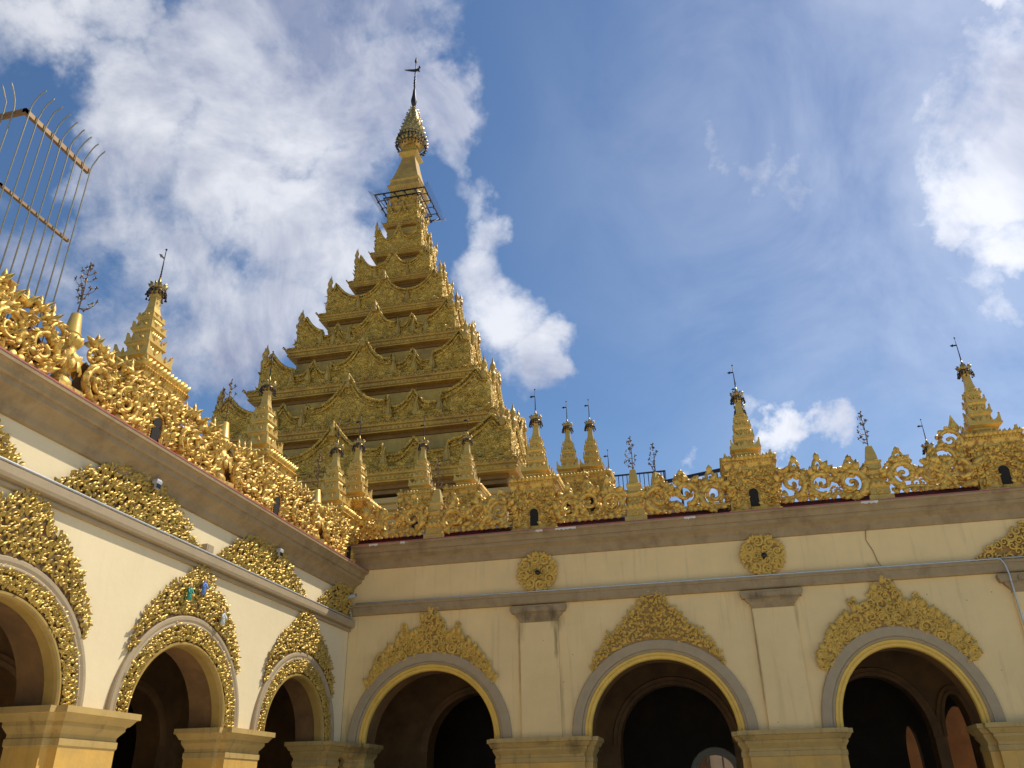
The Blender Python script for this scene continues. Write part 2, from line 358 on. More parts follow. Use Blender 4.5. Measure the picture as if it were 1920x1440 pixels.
stains(TAUPE,[(-3.05,4.83,.10,.16,0.65),(-3.6,4.83,.16,.16,0.50),(-3.3,4.75,.35,.12,0.32),(.8,4.88,.22,.10,0.50),(1.35,4.85,.2,.1,0.36)],(.05,.035,0.02))
stains(CAPY,[(-2.75,2.45,.22,.16,0.58),(-3.3,2.5,.2,.05,0.36),(-4.25,2.5,.12,.1,0.43),(.3,2.5,.15,.12,0.40),(1.8,2.5,.2,.1,0.29),(-6.9,2.5,.4,.2,0.58)],(.05,.04,0.02))
STEEL=mat('grey_pipe',(.55,.56,.58),.45,.2,.1,20)
WHITEP=mat('white_plastic',(.5,.5,.5),.4,0,.05,10)
BLACK=mat('black_glass',(.01,.01,.012),.15,0,0,5)
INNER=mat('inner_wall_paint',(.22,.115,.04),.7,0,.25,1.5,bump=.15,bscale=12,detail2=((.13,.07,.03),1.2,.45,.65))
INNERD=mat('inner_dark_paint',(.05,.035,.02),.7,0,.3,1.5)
ORANGE=mat('orange_inner_wall',(.85,.36,.12),.5,0,.25,1.6)
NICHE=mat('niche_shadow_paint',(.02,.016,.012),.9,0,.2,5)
FLOOR=mat('marble_paving',(.76,.68,.52),.35,0,.12,.5,detail2=((.5,.42,.3),.8,.45,.7))
DEITYB=mat('blue_robe_paint',(.12,.25,.62),.4,0,.2,20)
DEITYG=mat('green_robe_paint',(.05,.32,.22),.4,0,.2,20)
DEITYW=mat('pale_figure_paint',(.62,.66,.62),.4,0,.2,20)
SKIN=mat('figure_face_paint',(.62,.40,.28),.5,0,.1,20)
ROOFM=mat('roof_concrete',(.35,.30,.24),.9,0,.2,2)

# ------------------------------------------------------------------ ground
tag(MB().box(-900,900,-900,2500,-.5,0).build('ground',FLOOR),kind='structure')

A=7.371; D=16.0
# ------------------------------------------------------------------ ornament fillers
def clump(mb,u,v,w,s,rd,up=math.pi/2,matk=0):
    k=rd.choice((2,3,3,4))
    for i in range(k):
        a=up+rd.uniform(-1.5,1.5)
        mb.leaf((u+rd.uniform(-.3,.3)*s,v+rd.uniform(-.3,.3)*s,w+rd.uniform(0,.25)*s),a,s*rd.uniform(.7,1.15),s*rd.uniform(.4,.62),s*rd.uniform(.28,.5),matk,rd.uniform(.1,1.1),bend=rd.uniform(-.8,.8))
def rosette(mb,u,v,w,r,rd,n=7,matk=0):
    a0=rd.uniform(0,6)
    for i in range(n):
        a=a0+2*math.pi*i/n
        mb.leaf((u+.14*r*math.cos(a),v+.14*r*math.sin(a),w),a,r*.92,r*.85,r*.30,matk,.05,bend=.9)
    for i in range(n-2):
        a=a0+.4+2*math.pi*i/(n-2)
        mb.leaf((u,v,w+.15*r),a,r*.5,r*.42,r*.3,matk,.2,bend=.6)
    mb.ball(P(u,v,w+.28*r),r*.16,matk)
def scroll(mb,u,v,w,r,rd,sgn=1,a0=0,turns=1.6,th=.2,leaves=True,matk=0,depth=1.0):
    pts=[];rad=[];n=int(20*turns)
    for i in range(n+1):
        t=i/n; a=a0+sgn*t*turns*2*math.pi; q=r*(1-t)**.8*.92+r*.08
        pts.append(P(u+q*math.cos(a),v+q*math.sin(a),w+.12*r*math.sin(t*3.1))); rad.append(max(.012,r*th*(1-.55*t)*(.75 if i==0 else 1)))
    mb.tube(pts,rad,6,matk,True,flat=1.25*depth)
    mb.ball(pts[-1],r*.17,matk)
    if leaves:
        for i in range(0,int(n*.62),2):
            t=i/n; a=a0+sgn*t*turns*2*math.pi; q=r*(1-t)**.8*.92+r*.08
            la=a+sgn*rd.uniform(.5,.95)
            if t<1/turns: mb.leaf((u+q*math.cos(a),v+q*math.sin(a),w+.02),la,r*rd.uniform(.38,.55),r*.36,r*.22,matk,.9,bend=sgn*.7)
            if i%4==0: mb.leaf((u+q*.86*math.cos(a),v+q*.86*math.sin(a),w+.03),a+math.pi-sgn*.7,r*.34*(1-t),r*.24,r*.2,matk,.5,bend=-sgn*.6)
def flame(mb,u,v,w,h,wd,th,matk=0,M=None,lean=0):       # upright leaf-shaped finial
    o=[(-.30,0),(-.50,.18),(-.46,.36),(-.30,.52),(-.16,.72),(0+lean,1.0),(.15,.72),(.30,.52),(.46,.36),(.50,.18),(.30,0)]
    out=[(u+a*wd,v+b*h) for a,b in reversed(o)]
    mb.prism(out,w-th/2,w+th/2,matk,M)
    mb.prism([(u+(p-u)*.55,v+(q-v)*.72+h*.05) for p,q in out],w+th/2-.002,w+th*.8,matk,M)

def r_outline(tab,deg):
    deg=abs(deg)
    for (a,r),(b,s) in zip(tab,tab[1:]):
        if a<=deg<=b: return r+(s-r)*(deg-a)/(b-a)
    return tab[-1][1]
def arch_crest(mb,cu,cv,ax,bz,tab,rd,style,sp,w0=.03):
    # foliage between the archivolt and an outline given in polar form round the arch centre
    lim=tab[-1][0]; top=[];bot=[]
    n=48
    for i in range(n+1):
        d=-lim+2*lim*i/n; a=R(90-d); ri=.99
        rin=1/math.sqrt((math.cos(a)/ax)**2+(math.sin(a)/bz)**2)
        ro=max(rin+.01,r_outline(tab,d)*.965-.02)
        top.append((cu+ro*math.cos(a),cv+ro*math.sin(a))); bot.append((cu+(rin+.003)*math.cos(a),cv+(rin+.003)*math.sin(a)))
    mb.strip(top,bot,.0,w0+.01,1)
    pts=[]
    d=-lim
    rmax=max(r for _,r in tab)
    tries=int(12000*(rmax/2.2)); 
    for _ in range(tries):
        d=rd.uniform(-lim,lim); a=R(90-d); rin=1/math.sqrt((math.cos(a)/ax)**2+(math.sin(a)/bz)**2); ro=r_outline(tab,d)
        q=rd.uniform(rin+sp*.3,rmax)
        if q>ro-.02: continue
        u,v=cu+q*math.cos(a),cv+q*math.sin(a)
        s=sp if style=='leaf' else sp*rd.choice((.8,1,1.25))
        if all((u-x)**2+(v-y)**2>(.5*(s+t))**2*.72 for x,y,t in pts): pts.append((u,v,s))
    for u,v,s in pts:
        aw=math.atan2(v-cv,u-cu); aw=.55*aw+.45*math.pi/2
        if style=='leaf': clump(mb,u,v,w0,s*1.05,rd,aw)
        else:
            sg=rd.choice((-1,1)); scroll(mb,u,v,w0+.01,s*.50,rd,sg,rd.uniform(0,6),rd.uniform(1.1,1.5),.27,False,depth=1.1)
            for k in range(5): a=rd.uniform(0,6.28); mb.leaf((u+s*.38*math.cos(a),v+s*.38*math.sin(a),w0+.01),a+sg*.8,s*.42,s*.30,s*.22,0,.5,bend=sg*.9)
    if style!='leaf':
        for _ in range(420):
            d=rd.uniform(-lim,lim); a=R(90-d); rin=1/math.sqrt((math.cos(a)/ax)**2+(math.sin(a)/bz)**2); q=rd.uniform(rin+.02,max(rin+.03,r_outline(tab,d)-.03)); u,v=cu+q*math.cos(a),cv+q*math.sin(a)
            mb.leaf((u,v,w0-.005),rd.uniform(0,6.28),sp*.55,sp*.40,sp*.22,0,.5,bend=rd.uniform(-1.4,1.4))
    for (u,v) in top[::1 if style=='leaf' else 2]:
        a=math.atan2(v-cv,u-cu); a=.6*a+.4*math.pi/2
        mb.leaf((u,v,w0),a+rd.uniform(-.5,.5),sp*1.0,sp*.6,sp*.35,0,.6)
def blob_fill(mb,inside,u0,u1,v0,v1,sp,rd,style='leaf',w0=.03,cen=None):
    pts=[]
    for _ in range(int(14*(u1-u0)*(v1-v0)/(sp*sp))):
        u,v=rd.uniform(u0,u1),rd.uniform(v0,v1)
        if not inside(u,v): continue
        if all((u-x)**2+(v-y)**2>sp*sp*.72 for x,y in pts): pts.append((u,v))
    for u,v in pts:
        if style=='leaf': clump(mb,u,v,w0,sp*1.15,rd,math.pi/2 if cen is None else .5*math.pi/2+.5*math.atan2(v-cen[1],u-cen[0]))
        else:
            sg=rd.choice((-1,1)); scroll(mb,u,v,w0+.01,sp*.52,rd,sg,rd.uniform(0,6),1.3,.28,False,depth=1.1)
            for k in range(3): a=rd.uniform(0,6.28); mb.leaf((u+sp*.4*math.cos(a),v+sp*.4*math.sin(a),w0+.01),a,sp*.4,sp*.3,sp*.2,0,.5,bend=sg*.9)

TAB_L=[(0,2.19),(5,2.13),(10,2.03),(20,1.90),(30,1.83),(40,1.75),(50,1.66),(59,1.54)]
TAB_L2=[(0,2.20),(4,2.12),(9,1.98),(12,1.94),(20,1.90),(26,1.86),(34,1.76),(44,1.68),(52,1.62),(59,1.53)]
TAB_R1=[(0,2.49),(2,2.44),(4,2.36),(6,2.27),(7,2.14),(9,2.02),(12.5,2.06),(14.2,2.24),(15.5,2.24),(17,2.05),(24,2.0),(31,1.92),(40,1.82),(46,1.76),(50,1.69)]
TAB_R2=[(0,2.58),(3,2.50),(6,2.38),(10,2.25),(15,2.12),(19,2.02),(23,2.01),(30,1.90),(40,1.80),(47,1.71)]

# ------------------------------------------------------------------ arcade wings
def piers_of(arches,u0,u1):
    e=[u0]+[x for c,a,b in arches for x in (c-a,c+a)]+[u1]
    return [(e[i],e[i+1]) for i in range(0,len(e),2)]
def arch_wall(mb,u0,u1,v0,v1,arches,t,w=0,n=36,mi=0,ms=1,mb_=2):
    for a,b in piers_of(arches,u0,u1):
        if b-a<.01: continue
        mb.add([P(a,v0,w),P(b,v0,w),P(b,v1,w),P(a,v1,w)],[(0,1,2,3)],mi)
        mb.add([P(a,v0,w-t),P(b,v0,w-t),P(b,v1,w-t),P(a,v1,w-t)],[(3,2,1,0)],mb_)
    for c,ax,bz in arches:
        us=[c-ax*math.cos(math.pi*i/n) for i in range(n+1)]; vs=[v0+bz*math.sin(math.pi*i/n) for i in range(n+1)]
        for i in range(n):
            q=[(us[i],vs[i]),(us[i+1],vs[i+1]),(us[i+1],v1),(us[i],v1)]
            mb.add([P(x,y,w) for x,y in q],[(0,1,2,3)],mi)
            mb.add([P(x,y,w-t) for x,y in q],[(3,2,1,0)],mb_)
            mb.add([P(*q[0],w),P(*q[1],w),P(*q[1],w-t),P(*q[0],w-t)],[(3,2,1,0)],ms,True)
    mb.add([P(u0,v1,w),P(u1,v1,w),P(u1,v1,w-t),P(u0,v1,w-t)],[(0,1,2,3)],mi)
CAPPROF=[(0,-.42),(.015,-.40),(.015,-.33),(0,-.32),(.0,-.28),(.03,-.24),(.06,-.20),(.06,-.155),(.09,-.15),(.14,-.08),(.17,-.07),(.17,0)]
def pier(root,a,b,v,t,w,cap=True,mats=(YEL,CAPY),name='pier',out=.05,step=True):
    m=MB()
    if step: m.box(a+.13,b-.13,-w-out,-w+t*.5,0,v-.40); m.box(a,b,-w+.06,-w+t,0,v-.40)
    else: m.box(a,b,-w,-w+t,0,v-.4)
    o=m.build(name,mats[0],root)
    if cap:
        c=MB()
        def st(x0,x1,y0,y1,k): c.rects([(x0-d*k,x1+d*k,y0-d*k,y1+d*k,v+z) for d,z in CAPPROF])
        if step: st(a,b,-w+.06,-w+t,.8)
        if step: c.rects([(a+.13-d,b-.13+d,-w-out-d,-w+t*.5,v+z+.003) for d,z in CAPPROF])
        else: st(a,b,-w,-w+t,.7)
        c.build('capital',mats[1],o)
    return o
def wing(kind):
    Lw=kind=='L'
    if Lw: root=thing('arcade_wing',(-A,0,0),R(90),'long sunlit cream arcade wing on the left with gilded arches and a taupe cornice','building')
    else: root=thing('arcade_wing',(0,D,0),0,'shaded cream arcade wing with pilasters and round arches behind the corner','building')
    U0,U1=(-6.0,D-.004) if Lw else (-A+.004,13.0)
    if Lw:
        ar=[(c,1.10,1.02) for c in (.4,3.83,7.24,10.66,14.09)]; imp=2.62; dv=-.505; ctop=6.445+dv; wall=CREAML
    else:
        ar=[(-5.57,1.31,1.30),(-1.14,1.31,1.30),(3.0,1.10,1.30),(7.45,1.31,1.30),(11.2,1.25,1.30)]; imp=2.60; dv=0; ctop=6.445; wall=CREAM
    t=.55
    m=MB(); arch_wall(m,U0,U1,imp,ctop-.05,ar,t)
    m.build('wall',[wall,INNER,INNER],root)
    # inner arcade, back rooms, ceiling, roof
    dep=6.8 if not Lw else 6.5
    m=MB(); far=[(c,ax*.92,bz*.95) for c,ax,bz in ar]
    if not Lw: far=sorted(far+[(4.50,.27,.82)])
    arch_wall(m,U0-(0 if Lw else 7),U1,imp,4.95,far,.5,-3.4,24,0,0,0)
    for a,b in piers_of(far,U0-(0 if Lw else 7),U1): m.box(a,b,3.4,3.9,0,imp-.001)
    for c,ax,bz in far: m.ring(c,imp,ax,bz,[(-.02,-3.45),(-.02,-3.36),(.05,-3.33),(.06,-3.36),(.14,-3.34),(.16,-3.40)],24)
    # transverse arches between the outer and the inner piers
    for a,b in piers_of(ar,U0,U1)[1:-1]:
        c=(a+b)/2; n=20; g0,g1=t,3.4; gc=(g0+g1)/2; gr=(g1-g0)/2-.12
        for s,hw in ((0,.28),):
            pts=[(gc-gr*math.cos(math.pi*i/n),2.9+gr*1.05*math.sin(math.pi*i/n)) for i in range(n+1)]
            top=[(y,4.95) for y,z in pts]
            vs=[];fs=[]
            for x in (c-hw,c+hw):
                vs+=[(x,y,z) for y,z in pts]+[(x,y,z) for y,z in top]
            k=n+1
            for i in range(n):
                fs+=[(i,i+1,k+i+1,k+i),(2*k+i+1,2*k+i,3*k+i,3*k+i+1),(i+1,i,2*k+i,2*k+i+1)]
            m.add(vs,fs,0)
            m.box(c-hw,c+hw,t,t+.12,0,4.95); m.box(c-hw,c+hw,3.28,3.4,0,4.95)
            m.box(c-hw-.08,c+hw+.08,t,t+.2,imp-.2,imp); m.box(c-hw-.08,c+hw+.08,3.2,3.39,imp-.2,imp)
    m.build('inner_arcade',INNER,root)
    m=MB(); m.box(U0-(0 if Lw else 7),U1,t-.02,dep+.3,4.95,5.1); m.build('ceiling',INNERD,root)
    # back wall with an arched opening in the right wing
    m=MB()
    if Lw: m.box(U0,U1+8,dep,dep+.3,0,4.95)
    else:
        ops=[(-.42,.52,.52,2.06),(4.2,.16,.75,2.3),(5.35,.46,1.15,2.3)]; x=U0-7
        for c,a,b,v in ops:
            m.box(x,c-a-.2,dep,dep+.3,0,4.95); arch_wall(m,c-a-.2,c+a+.2,v,4.95,[(c,a,b)],.3,-dep,20,0,0,0); m.box(c-a-.2,c-a,dep,dep+.3,0,v-.001); m.box(c+a,c+a+.2,dep,dep+.3,0,v-.001); x=c+a+.2
        m.box(x,U1,dep,dep+.3,0,4.95); m.box(-.95,.11,dep,dep+.3,0,1.2)
        f=MB(); f.ring(-.42,2.06,.52,.52,[(-.07,-dep+.03),(0,-dep+.05),(.10,-dep+.05),(.12,-dep)],24)
        for k in (-.18,.18): f.box(-.42+k-.02,-.42+k+.02,dep+.1,dep+.14,1.2,2.56)
        f.box(-.94,.10,dep+.1,dep+.139,2.03,2.08); f.build('arched_window_frame',PLASTERWHITE,root)
        f=MB(); f.box(3.2,9,dep+2.1,dep+2.3,0,4.9); f.build('orange_room_wall',ORANGE,root)
        m.box(U1,U1+.3,t,dep+.3,0,4.95); m.box(U0-7.3,U0-7,0,dep,0,4.95)
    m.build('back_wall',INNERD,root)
    m=MB(); m.box(U0-(0 if Lw else 7),U1,.3,dep+.4,ctop-.25,ctop-.02); 
    m.build('roof',ROOFM,root)
    # cornice
    k=1.12 if Lw else 1.0
    prof=[(0,5.98),(.035,5.99),(.05,6.03),(.06,6.09),(.10,6.15),(.165,6.20),(.20,6.22),(.205,6.285),(.235,6.29),(.25,6.31),(.262,6.37),(.30,6.40),(.325,6.405),(.33,6.445),(-.3,6.445),(-.3,5.98)]
    m=MB(); m.extr([(w*k,v+dv) for w,v in prof][::-1],U0,U1 if Lw else U1); m.build('cornice',TAUPE,root)
    # red roof kerb
    m=MB(); m.box(U0,U1,-.335*k,.3,ctop+.002,ctop+.02,1); m.box(U0,U1,-.03,.3,ctop+.02,ctop+.20,0); m.build('roof_kerb',[RED,REDE],root)
    # string course
    m=MB()
    if Lw: prof=[(0,4.72),(.05,4.73),(.055,4.765),(.03,4.77),(.035,4.79),(.12,4.80),(.135,4.84),(.14,4.93),(.10,4.945),(0,4.95)]
    else: prof=[(0,5.03),(.06,5.035),(.075,5.06),(.08,5.19),(.10,5.20),(.105,5.245),(0,5.25)]
    m.extr(prof[::-1],U0,U1); m.build('string_course',GREY if Lw else TAUPE,root)
    # piers
    for a,b in piers_of(ar,U0,U1): pier(root,a,b,imp,t,0)
    # arches
    for i,(c,ax,bz) in enumerate(ar):
        if Lw:
            g=MB(); g.ring(c,imp,ax,bz,[(.255,0),(.255,.04),(.27,.055),(.285,.055),(.30,.045),(.335,.06),(.375,.06),(.39,.045),(.39,0)]); g.build('archivolt',GREY,root)
            g=MB(); g.ring(c,imp,ax,bz,[(-.03,-.15),(-.03,-.02),(-.02,.02),(.0,.035),(.025,.035),(.035,.01),(.035,0)],smooth=False); g.build('arch_reveal',YELPL,root)
            rd=random.Random(100+i)
            if c<6 and c>-9 and i<2: continue
            b=MB(); b.ring(c,imp,ax,bz,[(.035,.006),(.255,.012)],mat=1)
            n=115
            for q in range(n):
                th=math.pi*(q+.5)/n
                for rr_ in (.07,.145,.22):
                    o=rr_+rd.uniform(-.02,.02); u=c+(ax+o)*math.cos(th); v=imp+(bz+o)*math.sin(th)
                    clump(b,u,v,.012,.062,rd,th)
            b.build('arch_foliage_band',[GILTW,LACQSHADE],root)
            tab=TAB_L2 if i==3 else TAB_L
            b=MB(); arch_crest(b,c,imp,ax+.39,bz+.39,tab,rd,'leaf',.066); b.build('arch_crest_relief',[GILTW,LACQSHADE],root)
        else:
            g=MB(); g.ring(c,imp,ax,bz,[(.11,0),(.11,.03),(.14,.055),(.16,.04),(.165,.055),(.21,.06),(.32,.06),(.335,.045),(.335,0)]); g.build('archivolt',GREY,root)
            g=MB(); g.ring(c,imp,ax,bz,[(-.015,-.08),(-.015,-.01),(0,.012),(.035,.02),(.055,.012),(.06,.03),(.10,.034),(.11,.02)]); g.build('arch_reveal',YELP,root)
            if i>2: continue
            rd=random.Random(200+i)
            b=MB()
            if i==1: arch_crest(b,c,imp,ax+.335,bz+.335,TAB_R2,rd,'leaf',.078)
            else: arch_crest(b,c,imp,ax+.335,bz+.335,TAB_R1,rd,'ros',.165)
            b.build('arch_crest_relief',[GILTR,GILTBACK],root)
    if Lw:
        for q,(c) in enumerate((5.53,8.96,12.39,15.82)):
            rd=random.Random(300+q); b=MB(); hw=1.47; hh=.70
            def ins(u,v,c=c): 
                x=abs(u-c)/hw
                return x<1 and u<D-.1 and 4.96<v<4.97+hh*max(0,(1-x**1.7))*(1.0)
            n=30; us=[c-hw+2*hw*i/n for i in range(n+1)]; us=[u for u in us if u<D-.02]
            b.strip([(u,4.965+max(.002,hh*.92*(1-(abs(u-c)/hw)**1.7))) for u in us],[(u,4.955) for u in us],0,.035,1)
            blob_fill(b,ins,c-hw,c+hw,4.96,4.97+hh,.068,rd,'leaf',.04,(c,4.6))
            b.build('pediment_relief',[GILTW,LACQSHADE],root)
    else:
        for q,c in enumerate((-3.35,1.06,5.45,9.5)):
            m=MB(); m.box(c-.375,c+.375,-.055,.02,imp,4.68); pl=m.build('pilaster',CREAM,root)
            m=MB(); z=4.68
            m.rects([(c-h,c+h,-o,.0,z+d) for h,o,d in ((.38,.06,0),(.38,.075,.05),(.40,.08,.06),(.42,.09,.09),(.47,.11,.14),(.475,.11,.17),(.53,.13,.18),(.56,.14,.25),(.56,.14,.31))])
            m.box(c-.25,c+.25,-.165,-.1,z+.19,z+.27)
            m.build('capital',TAUPE,pl)
        for q,c in enumerate((-3.35,1.02)):
            rd=random.Random(400+q); b=MB(); r=.40; cv=5.665
            out=[(c+(r*.93+.02*math.sin(8*a))*math.cos(a),cv+(r*.9+.02*math.sin(8*a))*math.sin(a)) for a in [2*math.pi*i/48 for i in range(48)]]
            b.prism(out,0,.05,1)
            for k in range(150): g=rd.uniform(0,6.28); q=.36*math.sqrt(rd.random()); b.leaf((c+q*math.cos(g),cv+q*.94*math.sin(g),.045),rd.uniform(0,6.28),.075,.055,.03,0,.4,bend=rd.uniform(-1.4,1.4))
            for i in range(8):
                a=2*math.pi*i/8+.2; scroll(b,c+.285*math.cos(a),cv+.265*math.sin(a),.05,.105,rd,1 if i%2 else -1,a,1.4,.28,False,depth=1.1)
                for k in range(3): g=a+rd.uniform(-.4,.4); b.leaf((c+.36*math.cos(g),cv+.34*math.sin(g),.05),g+rd.uniform(-.8,.8),.08,.06,.05,0,.4)
            for i in range(6):
                a=2*math.pi*i/6; scroll(b,c+.13*math.cos(a),cv+.125*math.sin(a),.06,.065,rd,1,a,1.2,.3,False,depth=1.1)
            for i in range(26): a=2*math.pi*i/26; b.leaf((c+.33*math.cos(a),cv+.31*math.sin(a),.04),a+.5,.1,.07,.04,0,.3)
            md=b.build('medallion',[GILTR,GILTBACK],root)
            l=MB(); Mr=Matrix.Translation(P(c+.02,cv-.03,.06))@Matrix.Rotation(R(90),4,'X'); l.lathe([(.045,0),(.05,.08),(.035,.1)],14,M=Mr); l.build('lamp_socket',BLACK,md)
        rd=random.Random(500); b=MB(); c=5.75; hw=1.2; hh=.66
        n=30; us=[c-hw+2*hw*i/n for i in range(n+1)]
        b.strip([(u,5.26+max(.002,hh*.9*(1-(abs(u-c)/hw)**1.2))) for u in us],[(u,5.252) for u in us],0,.035,1)
        blob_fill(b,lambda u,v: abs(u-c)<hw and v<5.26+hh*(1-(abs(u-c)/hw)**1.2),c-hw,c+hw,5.26,5.26+hh,.15,rd,'ros',.04)
        b.build('pediment_relief',[GILTR,GILTBACK],root)
    return root,ctop
LW,LTOP=wing('L'); RW,RTOP=wing('R')
# chipped paint along the right cornice edge
m=MB(); rd=random.Random(9)
for u,l in ((-2.9,.42),(-3.3,.14),(-.35,.22),(-6.9,.2),(-6.2,.1),(2.9,.3)):
    n=14; pts=[(u+l*i/n,6.43-rd.uniform(.0,.03)) for i in range(n+1)]
    m.strip([(a,6.446) for a,b in pts],[(a,b-.012) for a,b in pts],.328,.333)
m.build('chipped_plaster_patch',PLASTERWHITE,RW)

# ------------------------------------------------------------------ roof ornaments
def umbrella(r,z,h,root,n=16):       # the tiered metal crown of a spire
    m=MB(); m.lathe([(r*.62,z),(r*.75,z+.02*h),(r*.72,z+.10*h),(r*.86,z+.12*h),(r*.80,z+.22*h),(r*.62,z+.30*h),(r*.66,z+.33*h),(r*.46,z+.45*h),(r*.5,z+.48*h),(r*.30,z+.62*h),(r*.33,z+.65*h),(r*.16,z+.82*h),(.012,z+h)],n)
    for k in range(10):
        a=2*math.pi*k/10; M=Matrix.Rotation(a,4,'Z')@Matrix.Translation((0,0,z+.28*h)); m.leaf((0,0,r*.62),math.pi/2,h*.3,r*.4,r*.2,M=M,curl=1.2)
    u=m.build('umbrella_crown',BRZ,root)
    m=MB(); rd=random.Random(3)
    for ring_,zz in ((1.0,.08),(.88,.22)):
        k=14; pts=[(r*ring_*math.cos(2*math.pi*i/k),r*ring_*math.sin(2*math.pi*i/k),z+h*zz+(.02 if i%2 else 0)) for i in range(k+1)]; m.tube(pts,.006,5)
        for i in range(k):
            x,y,q=pts[i]; l=rd.uniform(.03,.09)*h*2.2; m.tube([(x,y,q),(x*1.02,y*1.02,q-l)],.005,4); m.lathe([(.004,0),(.02,-.035),(.004,-.05)],6,(x*1.02,y*1.02,q-l))
        for i in range(0,k,2): m.tube([(pts[i][0],pts[i][1],pts[i][2]),(pts[i][0]*.6,pts[i][1]*.6,pts[i][2]+.03)],.006,4)
    m.build('bell_ring',DARKM,u)
def parapet(m,hw,z,H,th=.03,mk=0,front_only=False,big=0):
    # upswept corner horns and a middle gable on each of the four sides
    n=28; top=[]
    for i in range(n+1):
        x=-1+2*i/n; a=abs(x)
        h=.22+.78*max(0,(a-.45)/.55)**2.1+.55*max(0,1-a/.30)**1.6
        top.append((x*hw,z+H*h))
    for k in range(4):
        M=Matrix.Rotation(k*math.pi/2,4,'Z'); f=1 if k%2==0 else (hw-th-.001)/hw
        m.strip([(u*f,v) for u,v in top],[(u*f,z) for u,v in top],hw-th,hw-.001*(k%2),mk,M)
        for s in (-.42,.42): flame(m,s*hw,z+H*.1,hw,H*.5,hw*.16,th,mk,M)
def make_turret():
    root=thing('spire_turret',(0,0,0),0,'x','spire')
    m=MB(); m.sq([(.50,-.02),(.50,.05),(.47,.07),(.46,.11),(.46,.86),(.475,.88),(.475,.93),(.485,.95),(.50,1.0),(.51,1.01),(.52,1.06),(.44,1.08)])
    rd=random.Random(11)
    def ins(u,v): return not (abs(u)<.13 and v<.53)
    for k in range(4):
        M=Matrix.Rotation(k*math.pi/2,4,'Z'); t=MB()
        blob_fill(t,ins,-.44,.44,.12,.84,.085,rd,'leaf',.46)
        for i in range(17):   # beads round the niche
            a=math.pi*i/16; t.ball(P(.125*math.cos(a),.40+.125*math.sin(a),.475),.017)
        for s in (-1,1):
            for i in range(8): t.ball(P(s*.125,.13+i*.037,.475),.016)
        for i in range(19): t.ball(P(-.48+i/18.*.96,1.035,.52),.02)
        for i in range(12): t.leaf((-.46+i/11.*.92,1.07,.47),math.pi/2,.11,.09,.05,0,.8)
        m.add(t.v,t.f,0,True,M)
    parapet(m,.46,1.06,.22,.04)
    body=m.build('turret_base',GILT,root)
    for k in range(4):
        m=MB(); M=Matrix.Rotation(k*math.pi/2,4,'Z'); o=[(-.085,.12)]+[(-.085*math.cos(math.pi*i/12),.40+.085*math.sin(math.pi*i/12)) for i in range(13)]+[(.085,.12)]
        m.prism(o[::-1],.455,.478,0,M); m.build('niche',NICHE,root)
    for hw,z0,z1,e,H in ((.21,1.10,1.40,.30,.20),(.15,1.44,1.68,.21,.15),(.125,1.72,1.93,.18,.12),(.10,1.96,2.13,.145,.08)):
        m=MB(); m.sq([(hw,z0-.06),(hw,z1-.10),(hw+.02,z1-.08),(hw+.02,z1-.05),(e-.015,z1-.01),(e,z1),(e,z1+.035),(hw*.8,z1+.05)])
        parapet(m,e-.01,z1+.03,H,.025)
        for k in range(4):
            M=Matrix.Rotation(k*math.pi/2,4,'Z'); t=MB()
            for i in range(5): t.leaf((-hw*.7+i*hw*.35,z0+.06,hw),math.pi/2,(z1-z0)*.5,hw*.4,.03,0,.6)
            m.add(t.v,t.f,0,True,M)
        m.build('roof_tier',GILTS,root)
    m=MB(); m.sq([(.092,2.12),(.10,2.20),(.085,2.22),(.105,2.25),(.085,2.27),(.068,2.36),(.055,2.56),(.07,2.61),(.05,2.66)]); m.build('neck',GILTS,root)
    umbrella(.145,2.60,.34,root)
    m=MB(); m.tube([(0,0,2.9),(0,0,3.46)],[.012,.006],6)
    for i,z in enumerate((2.95,3.0,3.05,3.1,3.16,3.23)): m.ball((0,0,z),.017-.0015*i)
    m.ball((0,0,3.47),.018); m.box(-.09,.0,-.004,.004,3.28,3.31); m.prism([(-.13,3.30),(-.08,3.26),(-.06,3.33)][::-1],-.004,.004); m.build('weather_vane',DARKM,root)
    return root
def flower_tree(root,z,h,seed,n=6,sp=.15):
    m=MB(); rd=random.Random(seed)
    m.tube([(0,0,z-.03),(.01,0,z+h*.5),(0,.01,z+h)],[.012,.009,.005],5)
    def bloom(p,s,d):
        for k in range(4):
            M=Matrix.Translation(p)@Matrix.Rotation(rd.uniform(0,6.28),4,'Z')@Matrix.Rotation(k*1.57+rd.uniform(-.3,.3),4,'Y'); m.leaf((0,0,0),1.57,s,s*.6,s*.3,M=M)
        m.ball(p,s*.22)
    for j in range(n):
        t=.12+.8*j/n; l=(1-t)*sp+.04; 
        for k in range(3):
            a=rd.uniform(0,6.28); x,y=math.cos(a),math.sin(a); zz=z+h*t
            pts=[(0,0,zz),(x*l*.5,y*l*.5,zz+l*.10),(x*l*.9,y*l*.9,zz+l*.45),(x*l,y*l,zz+l*.75)]
            m.tube(pts,[.006,.005,.004,.003],4); bloom(pts[-1],.036,0)
            if l>.12: bloom(pts[1],.026,0)
    bloom((0,.01,z+h),.05,0); bloom((0,.01,z+h*.92),.045,0)
    m.build('flower_spray',SPRAY,root)
